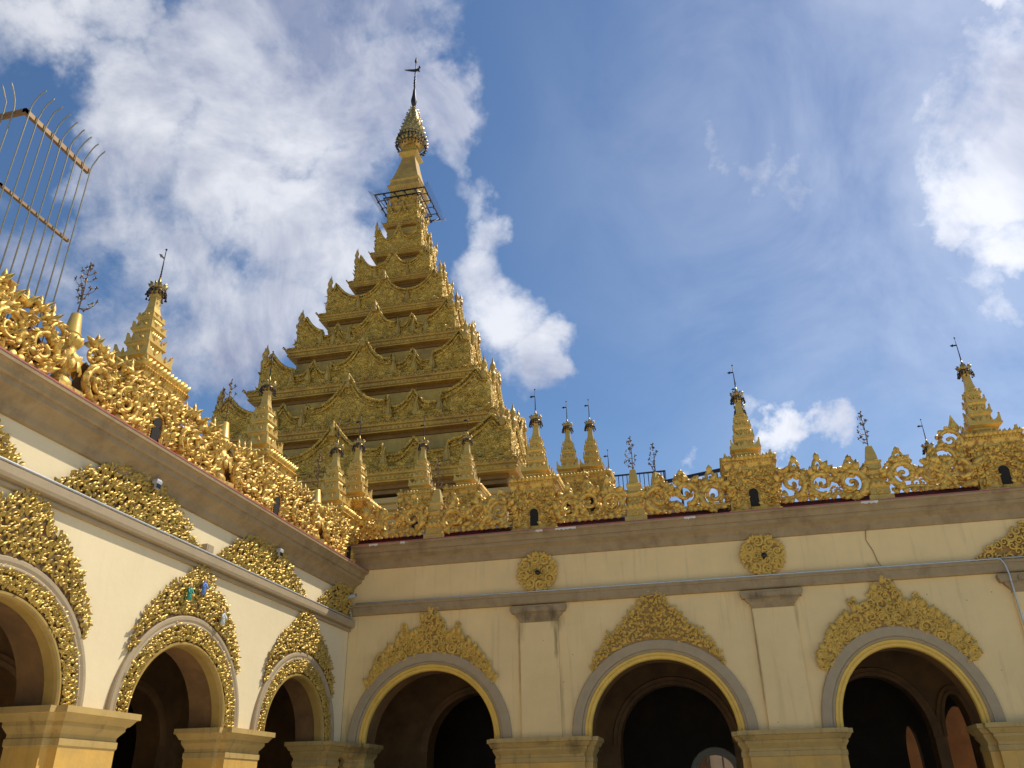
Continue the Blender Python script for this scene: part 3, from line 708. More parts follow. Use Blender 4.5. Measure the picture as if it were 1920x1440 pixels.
def make_post(sq=True,seed=1):
    root=thing('finial_post',(0,0,0),0,'x','finial')
    m=MB()
    if sq:
        m.sq([(.22,-.02),(.22,.14),(.20,.15),(.18,.17),(.175,.30),(.19,.33),(.19,.38),(.15,.42),(.15,.56),(.18,.60),(.19,.64),(.165,.66),(.13,.70),(.13,.80),(.15,.83),(.15,.86),(.115,.88)])
        for k in range(4):
            M=Matrix.Rotation(k*math.pi/2,4,'Z'); t=MB()
            for i in range(3): t.leaf((-.1+.1*i,.30,.175),math.pi/2,.13,.1,.04,0,.8); t.leaf((-.1+.1*i,.58,.16),-math.pi/2,.1,.1,.03,0,.4)
            rosette(t,0,.23,.18,.07,random.Random(1)); m.add(t.v,t.f,0,True,M)
        b=m.build('pedestal',GILTS,root)
        m=MB(); m.sq([(.105,.87),(.10,.90),(.09,1.0),(.055,1.19),(.04,1.20)]); m.build('cone',GILTS,root)
    else:
        m.sq([(.23,-.02),(.23,.13),(.2,.14)]); m.lathe([(.17,.13),(.16,.22),(.12,.28),(.12,.36),(.19,.42),(.22,.50),(.20,.56),(.12,.62),(.11,.70),(.16,.76),(.17,.80),(.13,.84),(.12,.87)],20)
        for k in range(10):
            M=Matrix.Rotation(k*math.pi/5,4,'Z'); t=MB(); t.leaf((0,.40,.17),math.pi/2,.16,.12,.04,0,.9); t.leaf((0,.70,.12),math.pi/2,.12,.08,.04,0,.9); t.leaf((0,.5,.2),-math.pi/2,.16,.1,.04,0,.4); m.add(t.v,t.f,0,True,M)
        m.build('pedestal',GILT,root)
        m=MB(); m.lathe([(.125,.86),(.13,.885),(.115,.90),(.075,1.16),(.06,1.17)],20); m.build('cone',GILTS,root)
    flower_tree(root,1.17,.76,seed,6,.13 if sq else .20)
    return root
def crest_panel(name,u0,u1,seed,style,h=.80):
    rd=random.Random(seed); m=MB(); L=u1-u0
    if style=='R':
        n=max(2,round(L/.52)); st=L/n
        for i in range(n):
            c=u0+st*(i+.5); r=st*.52*rd.uniform(.92,1.08)
            s=1 if (i+seed)%2 else -1
            cv=.37+.05*math.sin(i*2.1+seed)
            scroll(m,c,cv,0,r*.98,rd,s,-math.pi/2+rd.uniform(-.5,.5),rd.uniform(1.2,1.6),.29)
            for k in range(6): a=rd.uniform(0,6.28); m.leaf((c+r*.42*math.cos(a),cv+r*.42*math.sin(a),.02),a+rd.uniform(.6,1.4)*s,r*.42,r*.32,r*.22,0,.7,bend=s*.8)
            scroll(m,c+s*st*.42,.58+rd.uniform(-.05,.04),.0,r*.42,rd,-s,rd.uniform(0,6),1.3,.24)
            scroll(m,c-s*st*.40,.20,.0,r*.34,rd,s,rd.uniform(0,6),1.2,.26)
            for k in range(11):
                a=rd.uniform(-.1,3.2); q=rd.uniform(.7,.95); m.leaf((c+r*q*math.cos(a),cv+r*q*math.sin(a),rd.uniform(-.03,.05)),a+rd.uniform(-.7,.7),rd.uniform(.13,.2),.14,.07,0,.9,bend=rd.uniform(-.9,.9))
            for k in range(3):
                a=-math.pi/2+rd.uniform(-1,1); m.leaf((c+r*.8*math.cos(a),cv+r*.8*math.sin(a),.02),a+rd.uniform(-.5,.5),.15,.12,.06,0,.7,bend=rd.uniform(-.8,.8))
            if rd.random()<.8:
                fu=c+rd.uniform(-.1,.1); pts=[]
                hh=rd.uniform(.22,.34); cv2=cv+r*.95
                ring=[P(fu+.075*math.cos(2*math.pi*q/14),cv2+hh*.35+.11*math.sin(2*math.pi*q/14),0) for q in range(15)]
                m.tube(ring,[.034]*15,6,flat=.9); m.leaf((fu,cv2+hh*.55,.01),math.pi/2,hh*.55,.12,.05,0,.1); m.ball(P(fu,cv2+hh*.33,0),.03)
        m.tube([P(u0-.02,.12,-.01),P(u0+L*.25,.16,0),P(u0+L*.5,.11,0),P(u0+L*.75,.16,0),P(u1+.02,.12,-.01)],[.035]*5,6)
        for k in range(int(L/.13)): u=u0+.13*(k+.5); m.leaf((u,.14,.01),-math.pi/2+rd.uniform(-.5,.5),.13,.13,.06,0,.3)
    else:
        n=max(2,round(L/.45)); st=L/n
        for i in range(n):
            c=u0+st*(i+.5); r=st*.5; s=1 if i%2 else -1
            scroll(m,c,.33,.05,r*1.02,rd,s,-math.pi/2,1.6,.19); scroll(m,c+s*r*.7,.62,.04,r*.62,rd,-s,-math.pi/2,1.4,.22); scroll(m,c-s*r*.6,.20,.07,r*.42,rd,-s,rd.uniform(0,6),1.3,.24)
        n3=40; m.strip([(u0+L*q/n3,.42+.16*abs(math.sin((u0+L*q/n3)*5.3+seed))+rd.uniform(-.03,.03)) for q in range(n3+1)],[(u0+L*q/n3,.06+.03*math.sin(q*2.2)) for q in range(n3+1)],-.11,-.08,1)
        for k in range(int(L*130)):
            u=rd.uniform(u0+.02,u1-.02); v=rd.uniform(.08,.60+.20*abs(math.sin(u*5.3+seed)))
            a=math.pi/2+rd.uniform(-1.5,1.5); s=rd.uniform(.045,.09)
            if rd.random()<.22: rosette(m,u,v,rd.uniform(-.02,.07),s*.85,rd,5)
            else: m.leaf((u,v,rd.uniform(-.06,.08)),a,s,s*.85,s*rd.uniform(.5,1.0),0,rd.uniform(.1,.9),bend=rd.uniform(-1,1))
            if rd.random()<.12: m.ball(P(u,v,rd.uniform(.02,.1)),rd.uniform(.018,.035))
        for k in range(int(L/.19)):
            u=u0+.19*(k+.5); hv=rd.uniform(.2,.32); v=.62+.14*abs(math.sin(u*5.3+seed))
            m.lathe([(.02,0),(.055,hv*.25),(.045,hv*.45),(.025,hv*.6),(.03,hv*.7),(.004,hv)],8,P(u,v,rd.uniform(-.04,.04)))
            M=Matrix.Translation(P(u,v,0)); 
            for q in range(4): m.leaf((0,0,0),math.pi/2+rd.uniform(-.4,.4),.13,.09,.08,M=M@Matrix.Rotation(q*1.57,4,'Z'),curl=1.3)
        for k in range(int(L/.12)): u=u0+.12*(k+.5); m.leaf((u,.14,.03),-math.pi/2+rd.uniform(-.5,.5),.15,.12,.07,0,.5)
    o=m.build(name,[GILT,LACQSHADE])
    return o
GT='spire turrets along the roof edges'; GP='finial posts along the roof edges'; GC='gilded scroll crests along the roof edges'
T0=make_turret()
def put(o,loc,rz,label,group): o.location=loc; o.rotation_euler=(0,0,rz); o['label']=label; o['group']=group; return o
axw=-.36  # turret axis behind the wall plane
tur=[((-A+axw,8.96,LTOP+.04),R(90),'sunlit gold spire turret on the left roof edge, nearest the metal fence'),
 ((-A+axw,12.39,LTOP+.04),R(90),'sunlit slender spire turret in the middle of the left roof edge, before the big stupa'),
 ((-A+axw-.06,15.60,LTOP+.04),R(90),'spire turret at the far end of the left roof edge, in the corner'),
 ((-7.72,D-axw+.22,RTOP+.04),0,'spire turret at the corner end of the right roof edge, tip just above its neighbour'),
 ((-3.37,D-axw,RTOP+.04),0,'shaded spire turret with a dark niche, beside the stupa and above the first medallion'),
 ((1.03,D-axw,RTOP+.04),0,'shaded spire turret with a dark niche above the second medallion and pilaster'),
 ((5.50,D-axw,RTOP+.04),0,'largest shaded spire turret at the right end of the roof edge')]
for i,(l,r,lab) in enumerate(tur):
    put(T0 if i==0 else copy_tree(T0),l,r,lab,GT)
def bgz(y): return 0
BG=[((-7.35,20.0,7.82),'rear spire turret in front of the stupa, left one of the two there'),
 ((-6.13,20.2,7.92),'rear spire turret in front of the stupa, right one of the two there'),
 ((-3.25,20.0,7.86),'rear spire turret against the sky, left of the twin pair right of the stupa'),
 ((-2.68,20.3,7.98),'rear spire turret against the sky, right of the twin pair right of the stupa'),
 ((-2.28,20.6,6.55),'tiny rear spire tip right of the twin rear turrets'),
 ((1.28,20.1,7.86),'rear spire turret half hidden behind the turret above the second medallion'),
 ((5.62,20.6,6.48),'rear spire whose crown peeps over the crest left of the largest turret')]
for l,lab in BG: put(copy_tree(T0),l,0,lab,'rear spire turrets on the inner roofs')
m=MB(); m.box(-10.5,2.1,3.35,6.85,6.4,7.84) ; m.box(3.5,8,3.0,5.6,6.43,6.5); m.box(-2.9,-1.7,3.3,3.36,6.3,6.56)
inner=thing('inner_roof',(0,D,0),0,'low inner roof terrace carrying the rear spires behind the right wing','building'); m.build('parapet_wall',ROOFM,inner)
# posts
PS=make_post(True,5); PR=make_post(False,8)
put(PS,(-5.55,D+.10,RTOP+.03),0,'square finial post with metal flower spray on the right roof edge, before the stupa',GP)
put(copy_tree(PS),(-1.29,D+.10,RTOP+.03),0,'square finial post between the first and second niche turrets of the right roof',GP)
put(copy_tree(PS),(3.33,D+.10,RTOP+.03),0,'square finial post between the second niche turret and the largest turret',GP)
put(copy_tree(PS),(-.96,D+2.6,RTOP+.85),R(40),'rear finial post with flower spray, smaller, just right of the one between turrets',GP)
PR.scale=(.85,.85,1)
put(PR,(-A+.02,7.22,LTOP+.03),0,'round gold finial post with flower spray on the left roof edge beside the metal fence',GP)
put(copy_tree(PR),(-A+.02,10.66,LTOP+.03),R(70),'round gold finial post between the first two sunlit turrets',GP)
put(copy_tree(PR),(-A+.02,14.02,LTOP+.03),R(130),'round gold finial post near the corner on the left roof edge',GP)
# crest panels
lp=[(4.6,5.0,'x'),(5.0,6.98,'dense sunlit leaf crest at the foot of the metal fence on the left roof edge'),(7.46,8.48,'dense sunlit leaf crest between the round post by the fence and the first left turret'),
 (9.44,10.42,'dense sunlit leaf crest just past the first left turret'),(10.9,11.9,'dense sunlit leaf crest just before the middle left turret'),(12.88,13.79,'dense sunlit leaf crest just past the middle left turret'),(14.25,15.12,'dense sunlit leaf crest between the last round post and the corner turret')]
for i,(a,b,lab) in enumerate(lp[1:]):
    o=crest_panel('leaf_crest',a,b,20+i,'L'); o.location=(-A+.08,0,LTOP+.10); o.rotation_euler=(0,0,R(90)); tag(o,lab,'roof crest',GC)
rp=[(-7.2,-5.77,'shaded scroll crest at the corner end of the right roof edge'),(-5.33,-3.86,'shaded scroll crest between the first square post and the first niche turret'),(-2.88,-1.51,'shaded scroll crest just right of the first niche turret'),
 (-1.07,.54,'shaded scroll crest just left of the second niche turret'),(1.52,3.11,'openwork scroll crest with sky showing through, just right of the second niche turret'),(3.55,5.02,'openwork scroll crest rising beside the largest turret'),(5.98,7.6,'scroll crest right of the largest turret at the photo edge')]
for i,(a,b,lab) in enumerate(rp):
    o=crest_panel('scroll_crest',a,b,41+i,'R'); o.location=(0,D-.12,RTOP+.13); tag(o,lab,'roof crest',GC)
    if i==5:
        m2=MB(); rdd=random.Random(77)
        scroll(m2,4.72,.98,0,.24,rdd,1,-1.2,1.5,.22); scroll(m2,4.55,.60,.02,.30,rdd,-1,-1.2,1.6,.2); flame(m2,4.86,1.12,0,.36,.2,.07)
        e=m2.build('scroll_wing',GILT,o)

# ------------------------------------------------------------------ the great stupa
ROT=R(1.2)
stupa=thing('stupa',(-14.6,36.0,0),ROT,'towering many-tiered golden stupa with a spire behind the corner','stupa')
TI=[(7.88,13.17),(6.81,15.83),(5.55,18.65),(4.43,21.42),(3.42,23.93),(2.37,26.5),(1.56,28.85),(1.10,31.2)]
XO=[0,0,0,0,-.02,-.08,-.12,-.14]
m=MB(); m.sq([(8.6,-.2),(8.6,9.2),(8.2,9.6),(7.5,9.7),(7.3,9.75),(7.3,11.4),(7.35,11.45),(7.35,11.7),(7.5,11.75),(7.5,11.95),(7.62,12.0),(7.62,12.2)]); m.build('podium',STB,stupa)
def tierprofile(u,big):
    a=abs(u)
    def horn(a,lo,a0,a1):
        if a<a0: return lo
        if a<a1: return lo+.40*((a-a0)/(a1-a0))**2.3
        return (.64 if a>a1+.03 else lo+.40-.16*(a-a1)/.03)
    if big:
        g=.38+.54*(1-a/.28)**2.6 if a<.28 else (.46 if a<.30 else 0)
        s=horn(a,.40,.62,.90) if a>.655 else 0
        b=.26+.28*max(0,1-abs(a-.47)/.10)**1.6
    else:
        g=.40+.44*(1-a/.34)**2.0 if a<.34 else 0
        s=horn(a,.38,.42,.86); b=.2
    return max(g,s,b)
for i,(w,z) in enumerate(TI):
    nw,nz=TI[i+1] if i<7 else (.78,33.0)
    pit=nz-z; x0=XO[i]; k=min(1,pit/2.6)
    root=stupa
    wl=max(.62,nw-.42*min(1,w/3)) if i<7 else .70        # half width of the recessed wall above
    s=.35+.65*min(1,w/5)
    m=MB()
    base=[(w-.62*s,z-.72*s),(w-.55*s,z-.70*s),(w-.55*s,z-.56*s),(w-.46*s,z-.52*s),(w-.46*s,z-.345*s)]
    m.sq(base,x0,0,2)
    m.sq([(w-.14*s,z-.345*s),(w-.13*s,z-.30*s),(w-.07*s,z-.27*s),(w-.06*s,z-.15*s),(w-.10*s,z-.14*s),(w-.10*s,z-.10*s),(w-.02,z-.07*s),(w,z-.03*s),(w,z+.20*s),(w-.04,z+.25*s),(w-.12*s,z+.27*s)],x0,0,1)
    # recessed wall up to the next roof with thin string mouldings
    top=nz-.60*(.35+.65*min(1,nw/5)) if i<7 else 32.9
    pr=[(wl+.25*s,z+.1),(wl+.22*s,z+.28*k)]
    zz=z+.3*k
    while zz<top-.25: pr+=[(wl+.03,zz),(wl+.03,zz+.10),(wl,zz+.11),(wl,zz+.32*s)]; zz+=.34*s+.05
    pr+=[(wl,top+.02)]
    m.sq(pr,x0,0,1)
    # scallops and dentils on the eaves
    rd=random.Random(600+i)
    for q in range(4):
        if q==2: continue            # far side is never seen from the court
        M=Matrix.Translation((x0,0,0))@Matrix.Rotation(q*math.pi/2,4,'Z'); t=MB()
        step=.30*s+.06; n=int(2*w/step)
        for j in range(n+1):
            u=-w+2*w*(j)/n
            t.tube([P(u,z+.02*s,w),P(u+step*.25,z+.15*s,w+.02*s),P(u+step*.5,z+.17*s,w+.03*s),P(u+step*.75,z+.15*s,w+.02*s),P(u+step,z+.02*s,w)],.028*s+.008,4); t.ball(P(u+step*.5,z+.07*s,w),.05*s+.01)
            if j%2==0 and abs(u)<w*.97: t.leaf((u,z+.24*s,w-.05),math.pi/2+rd.uniform(-.2,.2),.17*s,step*1.1,.07*s,0,.6)
        n2=n*2
        for j in range(n2+1):
            u=(-1+2*j/n2)*(w-.1*s); t.box(u-.04*s,u+.04*s,-(w-.05*s),-(w-.10*s),z-.25*s,z-.17*s)
        m.add(t.v,t.f,0,True,M)
    tier=m.build('roof_tier',[ST,STP,STC],stupa)
    # parapets
    H=pit*1.02; wp=w-.34*s; big=w>4
    for q in range(4):
        if q==2: continue
        M=Matrix.Translation((x0,0,0))@Matrix.Rotation(q*math.pi/2,4,'Z'); t=MB()
        n=90 if big else 56; us=[-1+2*j/n for j in range(n+1)]
        topc=[(u*wp,z+.22*s+(H-.1*s)*tierprofile(u,big)) for u in us]
        ff=1 if q==0 else (wp-.22*s-.004)/wp
        t.strip([(u*ff,v) for u,v in topc],[(u*ff,z+.08*s) for u,v in topc],wp-.22*s,wp,0)
        for off,rad in ((.05,.065),(.32,.05)):     # rim mouldings following the sweep
            t.tube([P(u,max(z+.12,v-off*s),wp+.035*s) for u,v in topc[1:-1]],rad*s+.008,5)
        # carved foliage
        sp=.27*s+.05
        def ins(u,v):
            return abs(u)<wp*.975 and z+.28*s<v<z+.1*s+H*tierprofile(u/wp,big)-.25*s
        pts=[]
        for _ in range(int(4.5*2*wp*H*.6/(sp*sp))):
            u,v=rd.uniform(-wp,wp),rd.uniform(z,z+H)
            if not ins(u,v): continue
            t.leaf((u,v,wp-.01),rd.uniform(0,6.28),sp*1.15,sp*.5,sp*.13,0,.1,bend=rd.uniform(-1.6,1.6))
        if w>2:
            for sgn in (-1,1): scroll(t,sgn*wp*.86,z+.45*H*.8,wp,.20*s,rd,sgn,0,1.5,.2,False)
        t2=MB(); t2.add(t.v,t.f,0,True,M); t2.sm=[len(f)==4 and sm for f,sm in zip(t2.f,t2.sm)]
        o=t2.build('parapet',ST,tier)
        # standing ornaments in front of the parapet
        locs=[(.955,.62,.30),(-.955,.62,.30)]
        if big: locs+=[(x*sg,.42,.20) for x in (.31,.66) for sg in (-1,1)]+[(sg*.50,.42,.14) for sg in (-1,1)]
        elif w>1.9: locs+=[(sg*.42,.42,.2) for sg in (-1,1)]
        for (u,hh,ww) in locs:
            t=MB()
            hgt=H*hh*(.9 if abs(u)<.9 else 1); uu_=u*wp
            if abs(u)>.9:   # corner guardian bud
                r=.15*s; hgt*=.60; t.lathe([(r*.6,0),(r*.9,hgt*.12),(r,hgt*.30),(r*.55,hgt*.42),(r*.5,hgt*.5),(r*.85,hgt*.62),(r*.8,hgt*.72),(r*.35,hgt*.86),(.01,hgt*1.08)],10,P(uu_,z+H*.60,wp+.02))
            else: flame(t,uu_,z+.26*s,wp+.12*s,hgt*.92,.26*s+.03,.14*s,lean=.15*(1 if u>0 else -1))
            t2=MB(); t2.add(t.v,t.f,0,False,M); t2.build('standing_ornament',STP,tier)
        # statue on the gable peak
        t=MB()
        r=.11*s+.03; hg=.55*s+.1
        t.lathe([(r*.9,0),(r,hg*.2),(r*.6,hg*.5),(r*.75,hg*.62),(r*.5,hg*.8),(.01,hg*1.15)],10,P(0,z+H*.70,wp+.10*s))
        t2=MB(); t2.add(t.v,t.f,0,False,M); t2.build('gable_finial',STP,tier)
# shaft, neck and crown of the stupa
xo=-.16
m=MB(); m.sq([(.80,31.35),(.78,31.7),(.86,31.75),(.86,31.9),(.76,31.95),(.75,32.4),(.84,32.5),(.88,32.6),(.80,32.65),(.78,33.0),(.88,33.1),(.94,33.2),(.94,33.3),(.84,33.35),(.84,33.8),(.92,33.9),(1.0,34.05),(1.0,34.15),(.9,34.2),(.86,34.5),(.92,34.6),(.86,34.68)],xo)
for q in range(4):
    M=Matrix.Translation((xo,0,0))@Matrix.Rotation(q*math.pi/2,4,'Z')
    t=MB(); rd=random.Random(q)
    for u in (-.5,-.17,.17,.5):
        for z in (31.95,32.7,33.4): t.leaf((u,z,.78),math.pi/2,.36,.28,.08,0,.6)
    m.add(t.v,t.f,0,True,M)
m.build('shaft',STP,stupa)
m=MB(); m.sq([(.84,34.66),(.72,35.1),(.56,35.8),(.42,36.55),(.40,36.7),(.60,36.98),(.58,37.06),(.40,37.35),(.36,37.9)],xo); m.build('neck',STP,stupa)
m=MB(); pr=[(.45,37.75),(.62,37.85),(.82,38.0),(.88,38.2)]
z=38.2; r=.88
for k in range(9):
    r2=.88*(1-((k+1)/9.6))**.82; pr+=[(r*.93,z+.08),(r2+.10*(1-k/9),z+.30)]; z+=.335; r=r2
pr+=[(.03,41.4)]
m.lathe(pr,24,(xo,0,0),0,False)
rd=random.Random(5)
for k in range(10):
    zz=37.85+k*.33; rr_=.90*(1-k/10.5)**.82+.02; n=max(6,int(22*(1-k/12)))
    for j in range(n):
        a=2*math.pi*j/n+k*.2; M=Matrix.Translation((xo,0,zz))@Matrix.Rotation(a,4,'Z'); m.leaf((0,0,rr_),math.pi/2*(1 if k%2 else 1),.20,.13,.07,M=M,curl=1.1)
cr=m.build('umbrella_crown',[BRZ],stupa)
m=MB()
for zz,rr_ in ((38.0,.93),(38.25,.96),(38.5,.90),(37.8,.86)):
    n=26
    m.tube([(xo+rr_*math.cos(2*math.pi*j/n),rr_*math.sin(2*math.pi*j/n),zz) for j in range(n+1)],.022,5)
    for j in range(n):
        a=2*math.pi*j/n; l=rd.uniform(.15,.34); x,y=xo+rr_*math.cos(a),rr_*math.sin(a); m.lathe([(.012,0),(.02,-l*.5),(.055,-l*.8),(.03,-l)],6,(x,y,zz))
m.build('bell_ring',DARKM,cr)
m=MB(); m.lathe([(.10,41.3),(.16,41.5),(.20,41.75),(.13,42.2),(.09,42.7),(.05,42.9),(.07,42.95),(.05,43.0),(.09,43.1),(.05,43.2),(.10,43.35),(.05,43.45),(.09,43.6),(.04,43.7),(.08,43.85),(.035,44.0),(.06,44.2),(.03,44.35),(.03,44.9),(.02,45.1),(.09,45.3),(.07,45.45),(.005,45.75)],10,(xo,0,0))
m.prism([(xo-.75,44.72),(xo-.42,44.55),(xo-.05,44.40),(xo+.12,44.42),(xo+.32,44.30),(xo+.26,44.50),(xo+.30,44.72),(xo+.14,44.60),(xo-.1,44.60),(xo-.4,44.66)],-.04,.04); m.ball((xo+.28,0,44.75),.08); m.build('weather_vane',DARKM,stupa)
# spiked maintenance platform
m=MB(); zp=33.1; W1,W2=1.52,1.12
for ww in (W1,W2):
    for q in range(4):
        M=Matrix.Translation((xo,0,0))@Matrix.Rotation(q*math.pi/2,4,'Z'); m.box(-ww,ww,-ww-.03,-ww+.03,zp-.03,zp+.03,M=M)
for q in range(4):
    M=Matrix.Translation((xo,0,0))@Matrix.Rotation(q*math.pi/2,4,'Z')
    for u in (-.95,-.3,.3,.95): m.box(u-.02,u+.02,-W1,-.85,zp-.02,zp+.02,M=M); m.ball((u,-W1,zp-.1),.06,M=M); m.ball((u*.7,-W2,zp-.08),.045,M=M)
    m.tube([(-.8,-.8,zp-.9),(-W1*.95,-W1*.95,zp)],.02,4,M=M)
m2=MB()
for q in range(4):
    M=Matrix.Translation((xo,0,0))@Matrix.Rotation(q*math.pi/2,4,'Z')
    for j in range(34):
        u=-W1-.1+(2*W1+.2)*j/33; m2.tube([(u,-W1,zp),(u*1.12,-W1-.30,zp+.10)],.008,3,M=M)
pf=m.build('platform',DARKM,stupa); m2.build('spike_row',DARKM,pf)

# ------------------------------------------------------------------ metal fences
fe=thing('security_fence',(-8.0,0,LTOP),0,'tall golden bar fence with curved tips on the left roof, top left','fence')
yc,ye=6.20,7.40; tb=9.77-LTOP; mb_=8.53-LTOP
m=MB(); m.box(-.025,.025,yc-.025,ye,tb-.035,tb+.035); m.box(-2.2,.025,yc-.025,yc+.025,tb-.036,tb+.036); m.build('top_rail',RAIL,fe)
m=MB(); m.box(-.02,.02,yc-.02,ye-.01,mb_-.02,mb_+.02); m.box(-2.2,.02,yc-.02,yc+.02,mb_-.021,mb_+.021); m.build('middle_rail',RAIL,fe)
m=MB(); m.box(-.02,.02,yc,ye-.01,.05,.09); m.build('bottom_rail',RAIL,fe)
def bar(x,y,dx,dy):
    m=MB(); pts=[(x,y,-.02),(x,y,tb)]+[(x+dx*.27*(1-math.cos(t)),y+dy*.27*(1-math.cos(t)),tb+.40*math.sin(t)) for t in (.2,.45,.7,.95,1.12)]
    pts=[(a+(rnd.uniform(-.008,.008) if k not in(1,) else 0),b+rnd.uniform(-.006,.006),c) for k,(a,b,c) in enumerate(pts)]; m.tube(pts,.0095,5); m.build('bar',BARM,fe)
for k in range(9): bar(.045,yc+.02+.1465*k,1,.12)
for k in range(1,14): bar(-.15*k,yc-.045,0,-1)
rf=thing('roof_railing',(0,D+6,7.8),0,'small grey railing just visible on the inner roof behind the crest','railing')
m=MB()
for z in (1.98,1.50): m.box(-2.55,-.85,-.02,.02,z-.02,z+.02)
for i in range(15): m.box(-2.55+i*.12,-2.53+i*.12,-.01,.01,1.5,1.98)
for x in (-2.5,-1.7,-.9): m.box(x-.02,x+.02,.02,.05,-.02,2.0)
m.build('rail_bars',DARKM,rf)
m=MB(); m.box(-1.0,1.0,.1,.16,1.75,1.85,M=Matrix.Translation((.0,0,0))@Matrix.Rotation(R(-7),4,'Y')); m.box(.5,.56,.1,.16,-.02,1.8); m.box(-.5,-.44,.1,.16,-.02,1.8); m.build('tilted_beam',DARKM,rf)

# ------------------------------------------------------------------ small fittings
def fac(L): return (R(90),(-A,0,0)) if L else (0,(0,D,0))
pipe=MB(); rt=.014
pipe.tube([P(-A+.16,5.27,.10),P(-3,5.268,.10),P(1,5.266,.10),P(4.95,5.268,.10),P(5.02,5.25,.115),P(5.06,5.15,.125),P(5.07,4.98,.16),P(5.10,4.6,.07),P(5.12,3.6,.07),P(5.12,2.7,.07)],rt,6)
pipe.tube([P(5.0,5.275,.09),P(12,5.275,.09)],rt,6)
o=pipe.build('conduit_pipe',STEEL); o.location=(0,D,0); tag(o,'thin grey conduit pipe on the ledge of the shaded wing, bending down at right','pipe')
pipe=MB(); pipe.tube([P(-4,4.962,.12),P(8,4.965,.12),P(15.84,4.962,.12),P(15.86,5.0,.10),P(15.86,5.28,.05)],rt,6)
pipe.tube([P(-4,4.966,.085),P(15.8,4.966,.085)],.010,6)
o=pipe.build('conduit_pipe',STEEL); o.location=(-A,0,0); o.rotation_euler=(0,0,R(90)); tag(o,'pair of thin pale conduits lying along the ledge of the sunlit wing','pipe')
c=MB(); c.tube([P(1.62+.0,5.98,.012),P(2.86,5.98,.012)],.001,3)
c=MB(); c.tube([P(2.93,5.98,.02),P(2.90,5.80,.012),P(2.98,5.6,.012),P(3.02,5.4,.012),P(3.05,5.26,.10)],.008,5)
o=c.build('wall_cable',TAUPE); o.location=(0,D,0); tag(o,'thin loose cable hanging from cornice to ledge near the right arch','cable')
b=MB(); b.rects([(10.58,10.76,-.10,-.005,4.97),(10.58,10.76,-.10,-.005,5.10),(10.60,10.74,-.085,-.01,5.11)]); b.box(10.61,10.73,-.105,-.1,4.99,5.08)
o=b.build('junction_box',GREY); o.location=(-A,0,0); o.rotation_euler=(0,0,R(90)); tag(o,'small grey junction box on the left ledge between two gilded pediments','junction box')
def camera_(loc,rz,lab):
    t=thing('security_camera',loc,rz,lab,'security camera')
    t.scale=(.62,.62,.62)
    m=MB(); m.box(-.05,.05,0,.03,-.06,.06); m.tube([(0,0,0),(0,-.10,-.02),(0,-.16,-.05)],.014,6); m.build('bracket',WHITEP,t)
    m=MB(); M=Matrix.Translation((0,-.16,-.06))@Matrix.Rotation(R(-15),4,'X'); m.rects([(-.05,.05,-.16,.10,-.045),(-.055,.055,-.17,.11,0),(-.05,.05,-.16,.10,.045)],M=M); m.box(-.065,.065,-.22,.11,.05,.058,M=M); h=m.build('housing',WHITEP,t)
    m=MB(); M2=Matrix.Translation((0,-.16,-.06))@Matrix.Rotation(R(-15),4,'X')@Matrix.Translation((0,-.17,0))@Matrix.Rotation(R(90),4,'X'); m.lathe([(.038,0),(.04,.015),(.025,.02)],14,M=M2); m.build('lens',BLACK,h)
    return t
camera_((-A+.02,15.72,5.42),R(100),'small white security camera in the corner above the ledges')
def flood(u,v,w,lab):
    t=thing('floodlight',(-A+w,u,v),R(90),lab,'floodlight','floodlights over the left gilded pediments'); t.scale=(.7,.7,.7)
    m=MB(); m.box(-.05,.05,-.06,.0,-.05,.05); m.rects([(-.075,.075,-.07,.03,.05),(-.08,.08,-.08,.04,.10),(-.06,.06,-.07,.03,.14)]); m.build('housing',STEEL,t)
    m=MB(); m.box(-.06,.06,-.075,-.065,-.04,.045); m.tube([(0,0,-.05),(0,.06,-.12)],.012,5); m.build('glass',BLACK,t)
flood(9.14,5.50,.14,'small grey floodlight on the larger gilded pediment of the left wing')
flood(12.62,5.46,.14,'small grey floodlight on the second gilded pediment, nearer the corner')
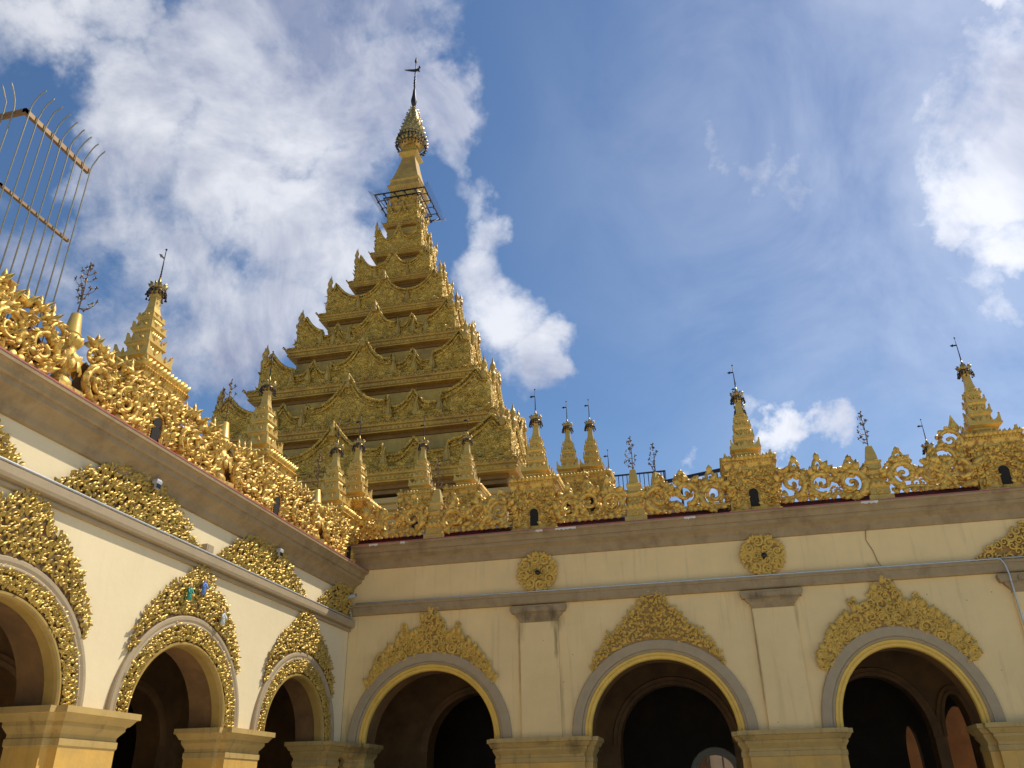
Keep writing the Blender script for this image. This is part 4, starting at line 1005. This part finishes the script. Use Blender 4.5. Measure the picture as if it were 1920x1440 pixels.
# painted figurines set into the middle left arch relief
def figurine(u,v,w,s,mt,lab):
    t=thing('painted_figurine',(-A+w,u,v),R(90),lab,'figurine','painted figurines in the left arch relief')
    m=MB(); m.lathe([(.05*s,0),(.085*s,.02*s),(.07*s,.12*s),(.05*s,.20*s),(.075*s,.27*s),(.06*s,.33*s),(.02*s,.35*s)],10)
    for sg in (-1,1): m.tube([(sg*.07*s,-.01,.29*s),(sg*.12*s,-.05*s,.20*s),(sg*.03*s,-.10*s,.17*s)],[.028*s,.022*s,.016*s],6)
    m.build('robed_body',mt,t)
    m=MB(); m.ball((0,-.01*s,.40*s),.05*s,n=10,sq=1.15); m.ball((0,-.058*s,.395*s),.012*s); m.build('head',SKIN,t)
    m=MB(); m.lathe([(.052*s,.42*s),(.055*s,.44*s),(.03*s,.48*s),(.005*s,.56*s)],10); m.build('headdress',GILTS,t)
figurine(10.62,4.35,.13,.5,DEITYB,'blue robed figurine in the centre of the middle left arch relief')
figurine(10.30,4.20,.13,.5,DEITYG,'green robed figurine left of the blue one in the middle left arch relief')
figurine(11.22,4.02,.13,.5,DEITYW,'pale figurine low on the right side of the middle left arch relief')

def hanging(x,y,z,h,lab,seed):
    t=thing('hanging_lamp',(x,y,z),0,lab,'chandelier'); rd=random.Random(seed)
    m=MB(); m.tube([(0,0,1.9),(0,0,0)],.008,5)
    for k in range(3):
        r=.12+.13*k; zz=-.25*k; m.tube([(r*math.cos(a*math.pi/8),r*math.sin(a*math.pi/8),zz) for a in range(17)],.01,5)
        for a in range(4): m.tube([(r*math.cos(a*1.57),r*math.sin(a*1.57),zz),(0,0,zz+.2)],.006,4)
    m.build('ring_frame',BRZ,t)
    m=MB()
    for k in range(3):
        r=.12+.13*k; zz=-.25*k
        for a in range(12):
            l=rd.uniform(.1,.24); m.lathe([(.004,0),(.014,-l*.6),(.004,-l)],5,(r*math.cos(a*math.pi/6),r*math.sin(a*math.pi/6),zz))
    m.build('glass_drops',STEEL,t); t.scale=(.62,.62,.62)
#hanging(-1.1,17.9,3.1,1,'dim hanging chandelier inside the middle arch of the shaded wing',4)

fh=thing('far_hall',(0,29,0),0,'cream hall wall glimpsed through the small arched window inside the shaded wing','building')
m=MB(); m.box(-5.9,14,0,5,0,6.5); m.build('wall',CREAML,fh)
m=MB(); m.box(-5.95,14,-.15,0,5.9,6.2); m.build('cornice',TAUPE,fh)
for x in (-3.5,-1.2,1.1,3.4):
    m=MB(); m.box(x-.5,x+.5,-.04,-.003,1.2,2.9); w_=m.build('window_shutter',INNER,fh)
